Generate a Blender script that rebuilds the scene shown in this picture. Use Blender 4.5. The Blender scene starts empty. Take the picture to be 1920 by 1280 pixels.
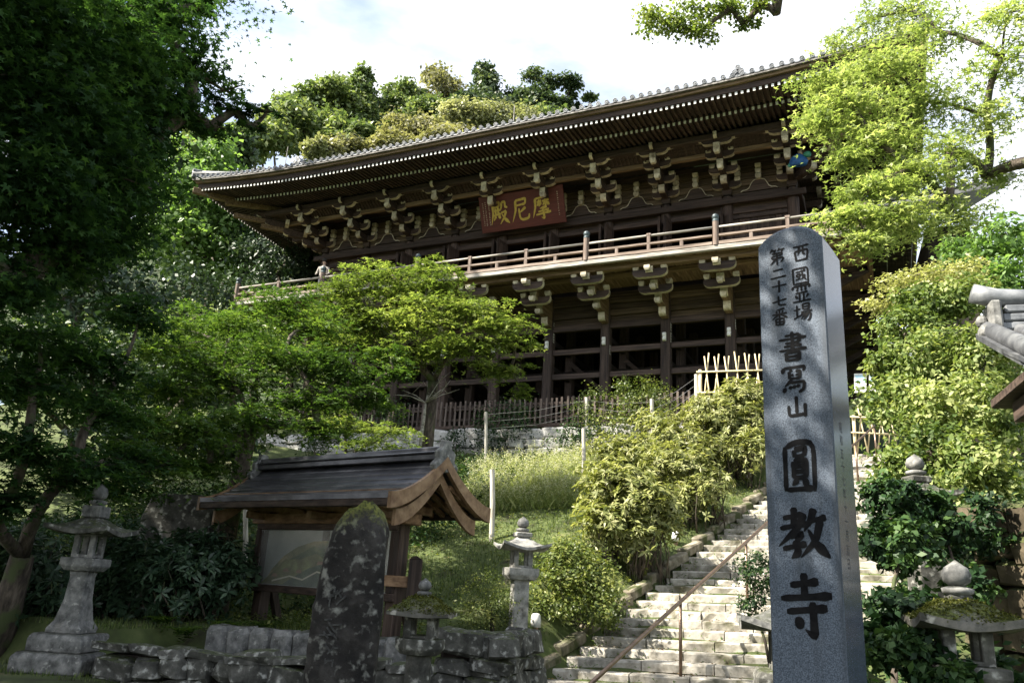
import bpy, bmesh, math, random
import numpy as np
from mathutils import Matrix, Vector
random.seed(11)
rng = np.random.default_rng(11)
SC = bpy.context.scene
COL = SC.collection

# ------------------------------------------------------------------ camera
def _n(v):
    v = np.array(v, float); return v / np.linalg.norm(v)
FPX = 1500.0
_up = _n((300, -4897, 1500))
_mx = np.array((-3310, 258, 1500.0)); _mx = _mx - _up * np.dot(_mx, _up)
_X = -_n(_mx); _Y = np.cross(_up, _X)
RW = np.array([_X, _Y, _up])
CAM = np.array([0.0, 0.0, 1.6])
cam_data = bpy.data.cameras.new('camera'); cam = bpy.data.objects.new('camera', cam_data); COL.objects.link(cam)
cam_data.sensor_width = 36.0; cam_data.lens = 36.0 * FPX / 1920.0
cam_data.clip_start = 0.05; cam_data.clip_end = 3000.0
_r = RW @ np.array([1, 0, 0.]); _u = RW @ np.array([0, -1, 0.]); _b = RW @ np.array([0, 0, -1.])
cam.matrix_world = Matrix(((_r[0], _u[0], _b[0], CAM[0]), (_r[1], _u[1], _b[1], CAM[1]), (_r[2], _u[2], _b[2], CAM[2]), (0, 0, 0, 1)))
SC.camera = cam

# ------------------------------------------------------------------ sun, sky, exposure
SUN = _n((-0.55, -0.45, 0.72))
sl = bpy.data.lights.new('sun', 'SUN'); so = bpy.data.objects.new('sun', sl); COL.objects.link(so)
sl.energy = 5.0; sl.angle = math.radians(0.55); sl.color = (1.0, 0.93, 0.80)
so.rotation_euler = Vector(SUN).to_track_quat('Z', 'Y').to_euler()
so.location = (-20, -10, 40)
world = bpy.data.worlds.new('World'); SC.world = world; world.use_nodes = True
wn, wl = world.node_tree.nodes, world.node_tree.links
wn.clear()
wout = wn.new('ShaderNodeOutputWorld'); wbg = wn.new('ShaderNodeBackground'); wbg.inputs['Strength'].default_value = 0.095
sky = wn.new('ShaderNodeTexSky'); sky.sky_type = 'NISHITA'; sky.sun_disc = False
sky.sun_elevation = math.asin(SUN[2]); sky.sun_rotation = math.atan2(SUN[0], SUN[1])
sky.air_density = 1.0; sky.dust_density = 1.5; sky.ozone_density = 1.0
wtc = wn.new('ShaderNodeTexCoord'); wmap = wn.new('ShaderNodeMapping'); wmap.inputs['Scale'].default_value = (1.2, 1.2, 3.2)
wmap.inputs['Rotation'].default_value = (0.2, 0.35, 0.5)
wno = wn.new('ShaderNodeTexNoise'); wno.inputs['Scale'].default_value = 2.1; wno.inputs['Detail'].default_value = 7; wno.inputs['Roughness'].default_value = 0.55
wrp = wn.new('ShaderNodeValToRGB'); wrp.color_ramp.elements[0].position = 0.34; wrp.color_ramp.elements[1].position = 0.60
wmix = wn.new('ShaderNodeMixRGB'); wmix.inputs['Color2'].default_value = (4.5, 4.6, 4.75, 1)
wl.new(wtc.outputs['Generated'], wmap.inputs['Vector']); wl.new(wmap.outputs[0], wno.inputs['Vector'])
wl.new(wno.outputs['Fac'], wrp.inputs['Fac']); wl.new(wrp.outputs['Color'], wmix.inputs['Fac'])
wl.new(sky.outputs[0], wmix.inputs['Color1']); wl.new(wmix.outputs[0], wbg.inputs['Color']); wl.new(wbg.outputs[0], wout.inputs['Surface'])
SC.view_settings.view_transform = 'Standard'; SC.view_settings.look = 'None'
SC.view_settings.exposure = 1.85; SC.view_settings.gamma = 1.0; SC.view_settings.use_curve_mapping = False
SC.cycles.max_bounces = 6; SC.cycles.diffuse_bounces = 3; SC.cycles.glossy_bounces = 2
SC.cycles.transmission_bounces = 4; SC.cycles.transparent_max_bounces = 6

# ------------------------------------------------------------------ placing helpers (picture point + real distance -> place)
def ray(x, y): return RW @ _n((x - 960, y - 640, FPX))
def onY(x, y, Y):
    d = ray(x, y); return CAM + d * (Y / d[1])
def onZ(x, y, Z):
    d = ray(x, y); return CAM + d * ((Z - CAM[2]) / d[2])
def at(x, y, D):
    d = ray(x, y); return CAM + d * (D / math.hypot(d[0], d[1]))
def mpp(x, y, D):
    """metres per photograph pixel at that place"""
    d = RW.T @ (at(x, y, D) - CAM); return d[2] / FPX

# ------------------------------------------------------------------ object helpers
W = {}
def link(o, parent=None, M=None):
    COL.objects.link(o); M = Matrix() if M is None else M
    W[o.name] = M
    if parent is not None:
        o.parent = parent; o.matrix_basis = W[parent.name].inverted() @ M
    else: o.matrix_basis = M
    return o
def T(x, y=None, z=None):
    if y is None: x, y, z = [float(a) for a in x]
    return Matrix.Translation((x, y, z))
def Rz(a): return Matrix.Rotation(a, 4, 'Z')
def Rx(a): return Matrix.Rotation(a, 4, 'X')
def Ry(a): return Matrix.Rotation(a, 4, 'Y')
def S(x, y=None, z=None):
    if y is None: y = z = x
    return Matrix.Diagonal((x, y, z, 1))
def tag(o, label=None, cat=None, group=None, kind=None):
    if label: o['label'] = label
    if cat: o['category'] = cat
    if group: o['group'] = group
    if kind: o['kind'] = kind
    return o
def thing(name, label, cat, M, group=None):
    o = bpy.data.objects.new(name, None); o.empty_display_size = 0.2
    link(o, None, M); return tag(o, label, cat, group)
def put(name, me, parent=None, M=None):
    return link(bpy.data.objects.new(name, me), parent, M)

class MB:
    def __init__(s): s.v = []; s.f = []; s.m = []
    def add(s, vs, fs, m=0, M=None):
        b = len(s.v)
        if M is not None: vs = [tuple(M @ Vector(v)) for v in vs]
        s.v += [tuple(map(float, v)) for v in vs]
        s.f += [tuple(b + i for i in f) for f in fs]; s.m += [m] * len(fs); return s
    BF = [(0, 3, 2, 1), (4, 5, 6, 7), (0, 1, 5, 4), (1, 2, 6, 5), (2, 3, 7, 6), (3, 0, 4, 7)]
    def box(s, x0, x1, y0, y1, z0, z1, m=0, M=None):
        return s.add([(x0, y0, z0), (x1, y0, z0), (x1, y1, z0), (x0, y1, z0), (x0, y0, z1), (x1, y0, z1), (x1, y1, z1), (x0, y1, z1)], s.BF, m, M)
    def bar(s, p0, p1, w, h, m=0, up=(0, 0, 1), w1=None, h1=None):
        p0 = Vector(p0); p1 = Vector(p1); d = (p1 - p0).normalized(); up = Vector(up)
        sd = d.cross(up)
        if sd.length < 1e-4: sd = d.cross(Vector((1, 0, 0)))
        sd.normalize(); u = sd.cross(d); w1 = w if w1 is None else w1; h1 = h if h1 is None else h1
        vs = []
        for p, a, b in ((p0, w, h), (p1, w1, h1)):
            for i, j in ((-1, -1), (1, -1), (1, 1), (-1, 1)): vs.append(p + sd * (i * a / 2) + u * (j * b / 2))
        return s.add(vs, [(0, 3, 2, 1), (4, 5, 6, 7), (0, 1, 5, 4), (1, 2, 6, 5), (2, 3, 7, 6), (3, 0, 4, 7)], m)
    def tube(s, path, rad, n=8, m=0, cap=True):
        path = [Vector(p) for p in path]
        if not hasattr(rad, '__len__'): rad = [rad] * len(path)
        vs = []; fs = []; pu = None
        for i, p in enumerate(path):
            d = (path[min(i + 1, len(path) - 1)] - path[max(i - 1, 0)]).normalized()
            if pu is None:
                pu = Vector((0, 0, 1)) if abs(d.z) < 0.9 else Vector((1, 0, 0))
            a = d.cross(pu).normalized(); b = a.cross(d).normalized(); pu = b
            for k in range(n):
                t = 2 * math.pi * k / n; vs.append(p + (a * math.cos(t) + b * math.sin(t)) * rad[i])
        for i in range(len(path) - 1):
            for k in range(n):
                k2 = (k + 1) % n; fs.append((i * n + k, i * n + k2, (i + 1) * n + k2, (i + 1) * n + k))
        if cap: fs.append(tuple(range(n - 1, -1, -1))); fs.append(tuple((len(path) - 1) * n + k for k in range(n)))
        return s.add(vs, [tuple(reversed(f)) for f in fs], m)
    def lathe(s, prof, n=16, m=0, M=None, phase=0.0, cap=True):
        vs = []; fs = []
        for r, z in prof:
            for k in range(n):
                t = 2 * math.pi * k / n + phase; vs.append((r * math.cos(t), r * math.sin(t), z))
        for i in range(len(prof) - 1):
            for k in range(n):
                k2 = (k + 1) % n; fs.append((i * n + k, i * n + k2, (i + 1) * n + k2, (i + 1) * n + k))
        if cap: fs.append(tuple(range(n - 1, -1, -1))); fs.append(tuple((len(prof) - 1) * n + k for k in range(n)))
        return s.add(vs, fs, m, M)
    def prism(s, poly, t0, t1, fn, m=0, mside=None):
        """poly of (a,b); fn(a,b,t)->xyz"""
        n = len(poly); vs = [fn(a, b, t0) for a, b in poly] + [fn(a, b, t1) for a, b in poly]
        s.add(vs, [tuple(range(n - 1, -1, -1)), tuple(range(n, 2 * n))], m)
        b0 = len(s.v) - 2 * n
        for i in range(n):
            j = (i + 1) % n; s.f.append((b0 + i, b0 + j, b0 + n + j, b0 + n + i)); s.m.append(m if mside is None else (mside(i) if callable(mside) else mside))
        return s
    def mesh(s, name, mats, smooth=False, bevel=0, seg=1, auto=None):
        me = bpy.data.meshes.new(name); me.from_pydata(s.v, [], s.f)
        mats = mats if isinstance(mats, (list, tuple)) else [mats]
        for mt in mats: me.materials.append(mt)
        me.polygons.foreach_set('material_index', s.m)
        bm = bmesh.new(); bm.from_mesh(me)
        bmesh.ops.recalc_face_normals(bm, faces=bm.faces)
        if bevel:
            es = [e for e in bm.edges if len(e.link_faces) == 2 and e.calc_face_angle(0) > 0.5]
            bmesh.ops.bevel(bm, geom=es, offset=bevel, segments=seg, affect='EDGES', clamp_overlap=True)
        if auto is not None:
            for e in bm.edges: e.smooth = not (len(e.link_faces) == 2 and e.calc_face_angle(0) > auto)
        bm.to_mesh(me); bm.free()
        if smooth or auto is not None: me.polygons.foreach_set('use_smooth', [True] * len(me.polygons))
        me.update(); return me
    def build(s, name, mats, parent=None, M=None, **k): return put(name, s.mesh(name, mats, **k), parent, M)
    def buildw(s, name, mats, parent, **k):
        """vertices given in world space, parent anywhere"""
        return put(name, s.mesh(name, mats, **k), parent, Matrix())

# ------------------------------------------------------------------ materials
def nodes(name):
    mt = bpy.data.materials.new(name); mt.use_nodes = True; nt = mt.node_tree
    return mt, nt.nodes, nt.links, nt.nodes['Principled BSDF']
def ramp(N, cols, pos):
    r = N.new('ShaderNodeValToRGB'); e = r.color_ramp.elements
    while len(e) < len(cols): e.new(0.5)
    for i, (c, p) in enumerate(zip(cols, pos)): e[i].position = p; e[i].color = (*c, 1)
    return r
def pmat(name, cols, scale=3.0, rough=0.8, bump=0.3, stretch=(1, 1, 1), pos=None, spots=None, spot_scale=6.0, spot_pos=(0.58, 0.66), metal=0.0, fine=True, spec=0.3, detail=6, upmoss=None, bdist=0.02, objvar=None, spot_stretch=None):
    mt, N, L, P = nodes(name)
    g = N.new('ShaderNodeNewGeometry'); mp = N.new('ShaderNodeMapping'); mp.inputs['Scale'].default_value = stretch
    L.new(g.outputs['Position'], mp.inputs['Vector'])
    no = N.new('ShaderNodeTexNoise'); no.inputs['Scale'].default_value = scale; no.inputs['Detail'].default_value = detail; no.inputs['Roughness'].default_value = 0.62
    L.new(mp.outputs[0], no.inputs['Vector'])
    if pos is None: pos = np.linspace(0.32, 0.68, len(cols))
    r = ramp(N, cols, pos); L.new(no.outputs['Fac'], r.inputs['Fac']); col = r.outputs['Color']
    if spots:
        n2 = N.new('ShaderNodeTexNoise'); n2.inputs['Scale'].default_value = spot_scale; n2.inputs['Detail'].default_value = 5
        if spot_stretch:
            m2 = N.new('ShaderNodeMapping'); m2.inputs['Scale'].default_value = spot_stretch; L.new(g.outputs['Position'], m2.inputs['Vector']); L.new(m2.outputs[0], n2.inputs['Vector'])
        else: L.new(g.outputs['Position'], n2.inputs['Vector'])
        r2 = ramp(N, [(0, 0, 0), (1, 1, 1)], spot_pos); L.new(n2.outputs['Fac'], r2.inputs['Fac'])
        mx = N.new('ShaderNodeMixRGB'); L.new(r2.outputs['Color'], mx.inputs['Fac']); L.new(col, mx.inputs['Color1']); mx.inputs['Color2'].default_value = (*spots, 1); col = mx.outputs[0]
    if upmoss:
        mc, lo, hi = upmoss
        sp = N.new('ShaderNodeSeparateXYZ'); L.new(g.outputs['Normal'], sp.inputs[0])
        n3 = N.new('ShaderNodeTexNoise'); n3.inputs['Scale'].default_value = 13.0; n3.inputs['Detail'].default_value = 8; n3.inputs['Roughness'].default_value = .7; L.new(g.outputs['Position'], n3.inputs['Vector'])
        ad = N.new('ShaderNodeMath'); ad.operation = 'MULTIPLY_ADD'; L.new(n3.outputs['Fac'], ad.inputs[0]); ad.inputs[1].default_value = 1.5; L.new(sp.outputs['Z'], ad.inputs[2])
        r3 = ramp(N, [(0, 0, 0), (1, 1, 1)], (lo, hi)); mr = N.new('ShaderNodeMapRange'); mr.inputs['From Min'].default_value = lo + .3; mr.inputs['From Max'].default_value = hi + .35
        L.new(ad.outputs[0], mr.inputs['Value'])
        mx = N.new('ShaderNodeMixRGB'); L.new(mr.outputs[0], mx.inputs['Fac']); L.new(col, mx.inputs['Color1']); r4 = ramp(N, [(mc[0] * .35, mc[1] * .35, mc[2] * .4), mc, (mc[0] * 1.5, mc[1] * 1.35, mc[2] * 1.4)], (.38, .52, .68)); n4 = N.new('ShaderNodeTexNoise'); n4.inputs['Scale'].default_value = 45; n4.inputs['Detail'].default_value = 5; L.new(g.outputs['Position'], n4.inputs['Vector']); L.new(n4.outputs['Fac'], r4.inputs['Fac']); L.new(r4.outputs['Color'], mx.inputs['Color2']); col = mx.outputs[0]
    if objvar:
        oi = N.new('ShaderNodeObjectInfo'); mr = N.new('ShaderNodeMapRange'); mr.inputs['To Min'].default_value = objvar[0]; mr.inputs['To Max'].default_value = objvar[1]; L.new(oi.outputs['Random'], mr.inputs['Value'])
        hs = N.new('ShaderNodeHueSaturation'); L.new(mr.outputs[0], hs.inputs['Value']); L.new(col, hs.inputs['Color']); col = hs.outputs[0]
    L.new(col, P.inputs['Base Color'])
    P.inputs['Roughness'].default_value = rough; P.inputs['Metallic'].default_value = metal; P.inputs['Specular IOR Level'].default_value = spec
    if bump:
        b = N.new('ShaderNodeBump'); b.inputs['Strength'].default_value = bump; b.inputs['Distance'].default_value = bdist
        L.new(no.outputs['Fac'], b.inputs['Height']); L.new(b.outputs[0], P.inputs['Normal'])
    return mt
def leafmat(name, c0, c1, c2, trans=0.4, rough=0.45, tcol=(1.15, 1.2, 0.6), spec=0.35):
    mt, N, L, P = nodes(name); out = N['Material Output']
    a = N.new('ShaderNodeAttribute'); a.attribute_name = 'tint'
    r = ramp(N, [c0, c1, c2], (0.05, 0.55, 1.0)); L.new(a.outputs['Fac'], r.inputs['Fac'])
    L.new(r.outputs['Color'], P.inputs['Base Color']); P.inputs['Roughness'].default_value = rough; P.inputs['Specular IOR Level'].default_value = spec
    t = N.new('ShaderNodeBsdfTranslucent'); mm = N.new('ShaderNodeMixRGB'); mm.blend_type = 'MULTIPLY'; mm.inputs['Fac'].default_value = 1.0
    L.new(r.outputs['Color'], mm.inputs['Color1']); mm.inputs['Color2'].default_value = (*tcol, 1); L.new(mm.outputs[0], t.inputs['Color'])
    mx = N.new('ShaderNodeMixShader'); mx.inputs['Fac'].default_value = trans
    L.new(P.outputs[0], mx.inputs[1]); L.new(t.outputs[0], mx.inputs[2]); L.new(mx.outputs[0], out.inputs['Surface'])
    return mt
WD = [(0.018, 0.013, 0.011), (0.05, 0.034, 0.027), (0.085, 0.06, 0.047)]
wood_x = pmat('dark_wood_along', WD, 2.2, 0.75, 0.35, (0.5, 9, 9), objvar=(.7, 1.4))
wood_y = pmat('dark_wood_deep', WD, 2.2, 0.75, 0.35, (9, 0.5, 9), objvar=(.7, 1.4))
wood_z = pmat('dark_wood_upright', WD, 2.2, 0.75, 0.35, (9, 9, 0.5), objvar=(.7, 1.5))
WW = [(0.07, 0.045, 0.026), (0.17, 0.115, 0.065), (0.28, 0.20, 0.12)]
warm_x = pmat('weathered_wood_along', WW, 2.0, 0.75, 0.3, (0.5, 9, 9))
warm_y = pmat('weathered_wood_deep', WW, 2.0, 0.75, 0.3, (9, 0.5, 9))
red_x = pmat('reddish_rail_wood', [(0.09, 0.066, 0.052), (0.2, 0.152, 0.12), (0.34, 0.28, 0.235)], 2.0, 0.7, 0.25, (0.6, 8, 8))
red_z = pmat('reddish_post_wood', [(0.07, 0.05, 0.04), (0.16, 0.118, 0.096), (0.29, 0.235, 0.2)], 2.0, 0.7, 0.25, (8, 8, 0.6))
silver_x = pmat('silvered_wood', [(0.12, 0.105, 0.09), (0.3, 0.28, 0.25), (0.5, 0.48, 0.44)], 2.4, 0.8, 0.3, (0.6, 8, 8))
cream = pmat('cream_paint', [(0.38, 0.33, 0.22), (0.60, 0.54, 0.40), (0.72, 0.67, 0.54)], 7.0, 0.7, 0.1, spots=(0.2, 0.16, 0.1), spot_scale=4.5, spot_pos=(.55, .72), objvar=(.62, 1.08))
white_end = pmat('white_paint', [(0.62, 0.62, 0.58), (0.8, 0.8, 0.76)], 9.0, 0.6, 0.05)
tile = pmat('grey_roof_tile', [(0.06, 0.065, 0.073), (0.13, 0.138, 0.15), (0.24, 0.25, 0.262)], 5.0, 0.45, 0.15, spec=0.5)
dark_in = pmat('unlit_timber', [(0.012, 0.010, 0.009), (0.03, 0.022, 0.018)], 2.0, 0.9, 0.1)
plank = pmat('old_wall_planks', [(0.035, 0.024, 0.017), (0.085, 0.06, 0.036), (0.16, 0.115, 0.07)], 2.0, 0.8, 0.35, (0.4, 10, 10), objvar=(.6, 1.25))
# ================================================================== ground
STX = lambda Y: -4.95 + 0.215 * (Y - 12.0)          # left edge of the stairs
def sstep(a, b, x):
    t = np.clip((x - a) / (b - a), 0, 1); return t * t * (3 - 2 * t)
WALLP = [tuple(at(190, 1230, 10.6)[:2]), tuple(at(450, 1230, 9.9)[:2]), tuple(at(780, 1250, 9.3)[:2])]      # line of the lower dry wall
KERBP = [tuple(at(396, 1200, 11.5)[:2]), tuple(at(770, 1225, 10.4)[:2])]                                      # row of squared blocks
def ground_z(x, y):
    x = np.asarray(x, float); y = np.asarray(y, float)
    zb = 0.85 + np.clip(y - 11.4, 0, None) * 0.425
    sx = STX(y)
    zs = np.clip(0.30 + (y - 12.0) * 0.405, -0.75, 6.2)          # line of the stairs
    # left of the stairs: the bank sinks towards them
    q = sstep(0.12, 0.8 + np.clip(y - 12.5, 0, 8) * 0.32, sx - x)
    zl = (zs + 0.10) * (1 - q) + zb * q
    zl = np.where((y < 22.9) | (x > sx - 0.3), np.minimum(zl, 5.5), 6.5)
    # low foreground in front of the dry stone walls
    wy = np.where(x < -5.0, np.interp(x, [p[0] for p in WALLP], [p[1] for p in WALLP]), 9.4)
    ky = np.interp(x, [p[0] for p in KERBP], [p[1] for p in KERBP]) + 0.15
    zl = np.where((y < ky) & (x < -5.0) & (x > KERBP[0][0] - .6), np.minimum(zl, 0.52), zl)
    low = y < wy + 0.3
    zl = np.where(low & (x < -2.6), np.where(x < -5.6, 0.36 * sstep(-6.5, -8.2, x), -0.35), zl)
    # the stairs themselves and the foot of them
    stair = (x > sx - 0.1) & (x < sx + 4.3)
    zl = np.where(stair, zs - 0.16, zl)
    # right of the stairs
    zr = np.clip(0.25 + (y - 6.0) * 0.33, -0.3, 6.2)
    q2 = sstep(0.0, 1.2, x - sx - 4.3)
    zl = np.where(x >= sx + 4.3, zs * (1 - q2) + np.maximum(zr, zs) * q2, zl)
    zl = zl + np.where(x < -17, (np.clip(-17 - x, 0, 40)) * 0.16, 0) * sstep(6, 16, y)
    zl = zl + 1.0 * sstep(-9.3, -10.8, x) * sstep(8.0, 9.6, y) * (1 - sstep(14, 17, y))
    d = np.clip(y - 46, 0, None)
    zl = zl + d * 0.85 * sstep(44, 62, y) * (0.12 + 0.88 * sstep(6, -16, x)) * (0.75 + 0.25 * np.sin(x * 0.035 + 1.0))
    zl = zl + sstep(30, 44, y) * 4
    return zl
def grid(name, x0, x1, y0, y1, st, mat, amp=0.05, off=0.0, skirt=None):
    xs = np.arange(x0, x1 + st * .5, st); ys = np.arange(y0, y1 + st * .5, st)
    X, Y = np.meshgrid(xs, ys); Z = ground_z(X, Y) + off
    Z = Z + amp * (np.sin(X * 2.1 + Y * 1.3) * np.sin(Y * 1.9 - X * 0.7) + 0.5 * np.sin(X * 5.3) * np.sin(Y * 4.7))
    v = np.stack([X, Y, Z], -1).reshape(-1, 3); nx = len(xs); ny = len(ys)
    i = np.arange((nx - 1) * (ny - 1)); r = i // (nx - 1); c = i % (nx - 1); a = r * nx + c
    f = np.stack([a, a + 1, a + nx + 1, a + nx], -1)
    me = bpy.data.meshes.new(name); me.from_pydata(v.tolist(), [], f.tolist()); me.materials.append(mat)
    me.polygons.foreach_set('use_smooth', [True] * len(f))
    return put(name, me)
soil = pmat('mossy_soil', [(0.028, 0.024, 0.014), (0.055, 0.075, 0.022), (0.085, 0.105, 0.036), (0.19, 0.165, 0.105)], 1.6, 0.95, 0.6, pos=(0.3, 0.48, 0.6, 0.75), detail=9)
forest_floor = pmat('forest_floor', [(0.02, 0.026, 0.012), (0.04, 0.06, 0.02)], 0.6, 0.95, 0.3)
tag(grid('ground', -34, 14, -6, 34, 0.25, soil, 0.035), kind='structure')
far = grid('mountain_terrain', -160, 140, 34, 190, 3.0, forest_floor, 0.4, 0.0); tag(far, kind='structure')
# far ground sheet to the horizon, well below everything
m = MB(); m.add([(-1500, -1500, -0.6), (1500, -1500, -0.6), (1500, 1500, -0.6), (-1500, 1500, -0.6)], [(0, 1, 2, 3)])
tag(m.build('valley_floor', forest_floor), kind='structure')
# ================================================================== temple hall on its stilts
SC.cycles.use_denoising = True
BAY = 2.19; CX = [-21.9 + BAY * i for i in range(10)]; YW = 26.2; XC = 0.5 * (CX[0] + CX[9]); HALF = 9.855 + 4.15
XL, XR = XC - HALF, XC + HALF                         # eave corners in x
YE = 21.95; NB = 7; YB = YW + NB * BAY                # depth of the hall
hall = thing('temple_hall', 'vast dark timber temple hall on tall stilts with deep tiled eaves', 'temple', T(XC, YW, 6.4))
def rise(x):
    return 0.46 * np.clip((abs(x - XC) - 5.0) / (HALF - 5.0), 0, 1) ** 2.3
def rise_y(y):                                        # side eaves: upturn near the front corner
    return 0.46 * np.clip((YE + 9.0 - y) / 9.0, 0, 1) ** 2.3
# ---- lower columns and ties
mcol = MB().box(-.17, .17, -.17, .17, 0, 5.75).mesh('column', wood_z, bevel=.03)
mcolb = MB().box(-.16, .16, -.16, .16, 0, 5.5).mesh('column', wood_z, bevel=.03)
lowcols = []
for i, x in enumerate(CX):
    lowcols.append(put('column', mcol, hall, T(x, YW, 6.2)))
    for k in (1, 2, 3): put('rear_column', mcolb, hall, T(x, YW + k * BAY, 6.2))
for z, h, t, dy in ((10.66, .24, .2, -.02), (9.78, .2, .14, 0), (8.86, .2, .14, 0), (7.85, .2, .14, 0)):
    me = MB().box(-BAY / 2 + .172, BAY / 2 - .172, -t / 2, t / 2, 0, h).mesh('tie_beam', wood_x, bevel=.012)
    for i in range(9): put('tie_beam', me, hall, T(CX[i] + BAY / 2, YW + dy, z))
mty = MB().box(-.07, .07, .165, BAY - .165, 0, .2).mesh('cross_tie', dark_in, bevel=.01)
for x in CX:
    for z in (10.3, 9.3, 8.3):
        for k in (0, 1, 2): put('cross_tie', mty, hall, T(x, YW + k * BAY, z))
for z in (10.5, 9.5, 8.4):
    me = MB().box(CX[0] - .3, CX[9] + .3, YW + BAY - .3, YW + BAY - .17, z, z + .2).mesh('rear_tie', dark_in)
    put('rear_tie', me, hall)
for i in (0, 2, 3, 5, 6, 8):                          # raking braces in the undercroft
    m = MB(); m.bar((CX[i] + .1, YW + BAY - .4, 8.0), (CX[i] + BAY * .9, YW + BAY - .4, 6.4), .12, .16); m.buildw('diagonal_brace', wood_x, hall)
    m = MB(); m.bar((CX[i] + .15, YW + BAY - .4, 10.0), (CX[i] + BAY * .8, YW + BAY - .4, 8.6), .12, .16); m.buildw('diagonal_brace', wood_x, hall)
# planked wall between beam and balcony (stacked boards)
zz = [10.905, 11.13, 11.36, 11.58, 11.80, 12.02]
for r in range(5):
    dy = -.03 - .06 * (r % 2) - .03 * r
    me = MB().box(-BAY / 2 + .165, BAY / 2 - .165, dy, .12, 0, zz[r + 1] - zz[r] - .012).mesh('wall_plank', plank, bevel=.012)
    for i in range(9): put('wall_plank', me, hall, T(CX[i] + BAY / 2, YW, zz[r]))
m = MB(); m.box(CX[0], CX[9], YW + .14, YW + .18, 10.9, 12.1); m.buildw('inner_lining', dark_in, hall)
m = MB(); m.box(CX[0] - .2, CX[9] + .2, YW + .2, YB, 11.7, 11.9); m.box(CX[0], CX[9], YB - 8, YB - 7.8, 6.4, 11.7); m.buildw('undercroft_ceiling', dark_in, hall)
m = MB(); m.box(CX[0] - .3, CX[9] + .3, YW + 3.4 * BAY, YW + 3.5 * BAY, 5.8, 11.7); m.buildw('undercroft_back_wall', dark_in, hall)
# ---- balcony
BZ = 12.2; YF = 23.5; BX0, BX1 = CX[0] - 2.25, CX[9] + 2.25
mb_ = MB().box(-.5, .5, YF + .1, YW - .19, -.06, 0).mesh('balcony_board', warm_y, bevel=.006)
nb = 56; wv = (BX1 - BX0) / nb
for i in range(nb): put('balcony_board', mb_, hall, T(BX0 + wv * (i + .5), 0, BZ - .01 + .006 * (i % 3)) @ S(wv - .012, 1, 1))
m = MB().box(BX0, BX1, YF - .02, YF + .098, BZ - .13, BZ + .03); m.buildw('balcony_edge_beam', silver_x, hall, bevel=.02)
for y_, z_, h_ in ((23.95, 11.95, .2), (24.65, 11.97, .15)):
    m = MB().box(BX0 + .1, BX1 - .1, y_ - .1, y_ + .1, z_, z_ + h_ - .012); m.buildw('balcony_joist', warm_x, hall, bevel=.012)
for sx, x0 in ((-1, BX0), (1, BX1)):                   # side balconies
    xa, xb = sorted((x0, (CX[0] if sx < 0 else CX[9]) + sx * .05))
    m = MB(); m.box(xa, xb, YW - .18, YB, BZ - .09, BZ - .02); m.box(x0 - .06, x0 + .06, YF + .1, YB, BZ - .14, BZ + .028); m.buildw('side_balcony', warm_y, hall)
    for k in range(8):
        m = MB(); m.bar((x0 - sx * .1, YW + k * BAY, 12.0), ((CX[0] if sx < 0 else CX[9]), YW + k * BAY, 10.9), .16, .2); m.bar((x0 - sx * .1, YW + k * BAY, 12.0), (x0 - sx * 2.1, YW + k * BAY, 12.0), .16, .16); m.buildw('side_bracket', wood_x, hall)
# railing
newel_m = MB(); newel_m.lathe([(.10, 0), (.10, .82)], 12, 0); newel_m.lathe([(.105, .821), (.11, .85), (.10, .88), (.085, .9), (.11, .95), (.118, 1.0), (.10, 1.05), (.05, 1.08), (.01, 1.11)], 12, 1)
capm = pmat('dark_bronze_cap', [(0.03, 0.04, 0.045), (0.10, 0.13, 0.14)], 6, 0.5, 0.1, metal=0.4)
newel = newel_m.mesh('newel_post', [red_z, capm], auto=.6)
NX = [BX0 + .05, CX[1], CX[3], CX[6] + .1, CX[8] + .05, BX1 - .05]
for x in NX: put('newel_post', newel, hall, T(x, YF + .04, BZ + .03))
mp1 = MB().box(-.055, .055, -.05, .05, 0, .5).box(-.075, .075, -.06, .06, .5, .58).mesh('baluster', red_z, bevel=.008)
mp2 = MB().box(-.055, .055, -.05, .05, 0, .3).mesh('short_baluster', red_z, bevel=.008)
for a, b in zip(NX[:-1], NX[1:]):
    L_ = b - a - .2; xm = (a + b) / 2
    m = MB(); m.tube([(a + .1, YF + .04, BZ + .66), (b - .1, YF + .04, BZ + .66)], .042, 8); m.buildw('top_rail', silver_x, hall, smooth=True)
    m = MB(); m.box(a + .1, b - .1, YF - .01, YF + .09, BZ + .335, BZ + .405); m.buildw('middle_rail', red_x, hall, bevel=.008)
    m = MB(); m.box(a + .1, b - .1, YF - .03, YF + .11, BZ + .033, BZ + .15); m.buildw('bottom_rail', red_x, hall, bevel=.01)
    n = max(2, round((b - a) / 1.1)); 
    for k in range(1, n):
        x = a + (b - a) * k / n
        if k % 2 == 0 or n == 2: put('baluster', mp1, hall, T(x, YF + .04, BZ + .151)); 
        else: put('short_baluster', mp2, hall, T(x, YF + .04, BZ + .151) @ S(1, 1, .6))
for x0 in (BX0, BX1):                                   # side railings
    for k in range(4):
        put('newel_post', newel, hall, T(x0 + (.05 if x0 < -10 else -.05), YW + 4.4 * k + 1.8, BZ + .03))
    for z_, r_ in ((.66, .04), (.37, .045), (.09, .055)):
        m = MB(); m.tube([(x0 + (.05 if x0 < -10 else -.05), YF + .14, BZ + z_), (x0 + (.05 if x0 < -10 else -.05), YB, BZ + z_)], r_, 6); m.buildw('side_rail', red_x, hall, smooth=True)
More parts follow.
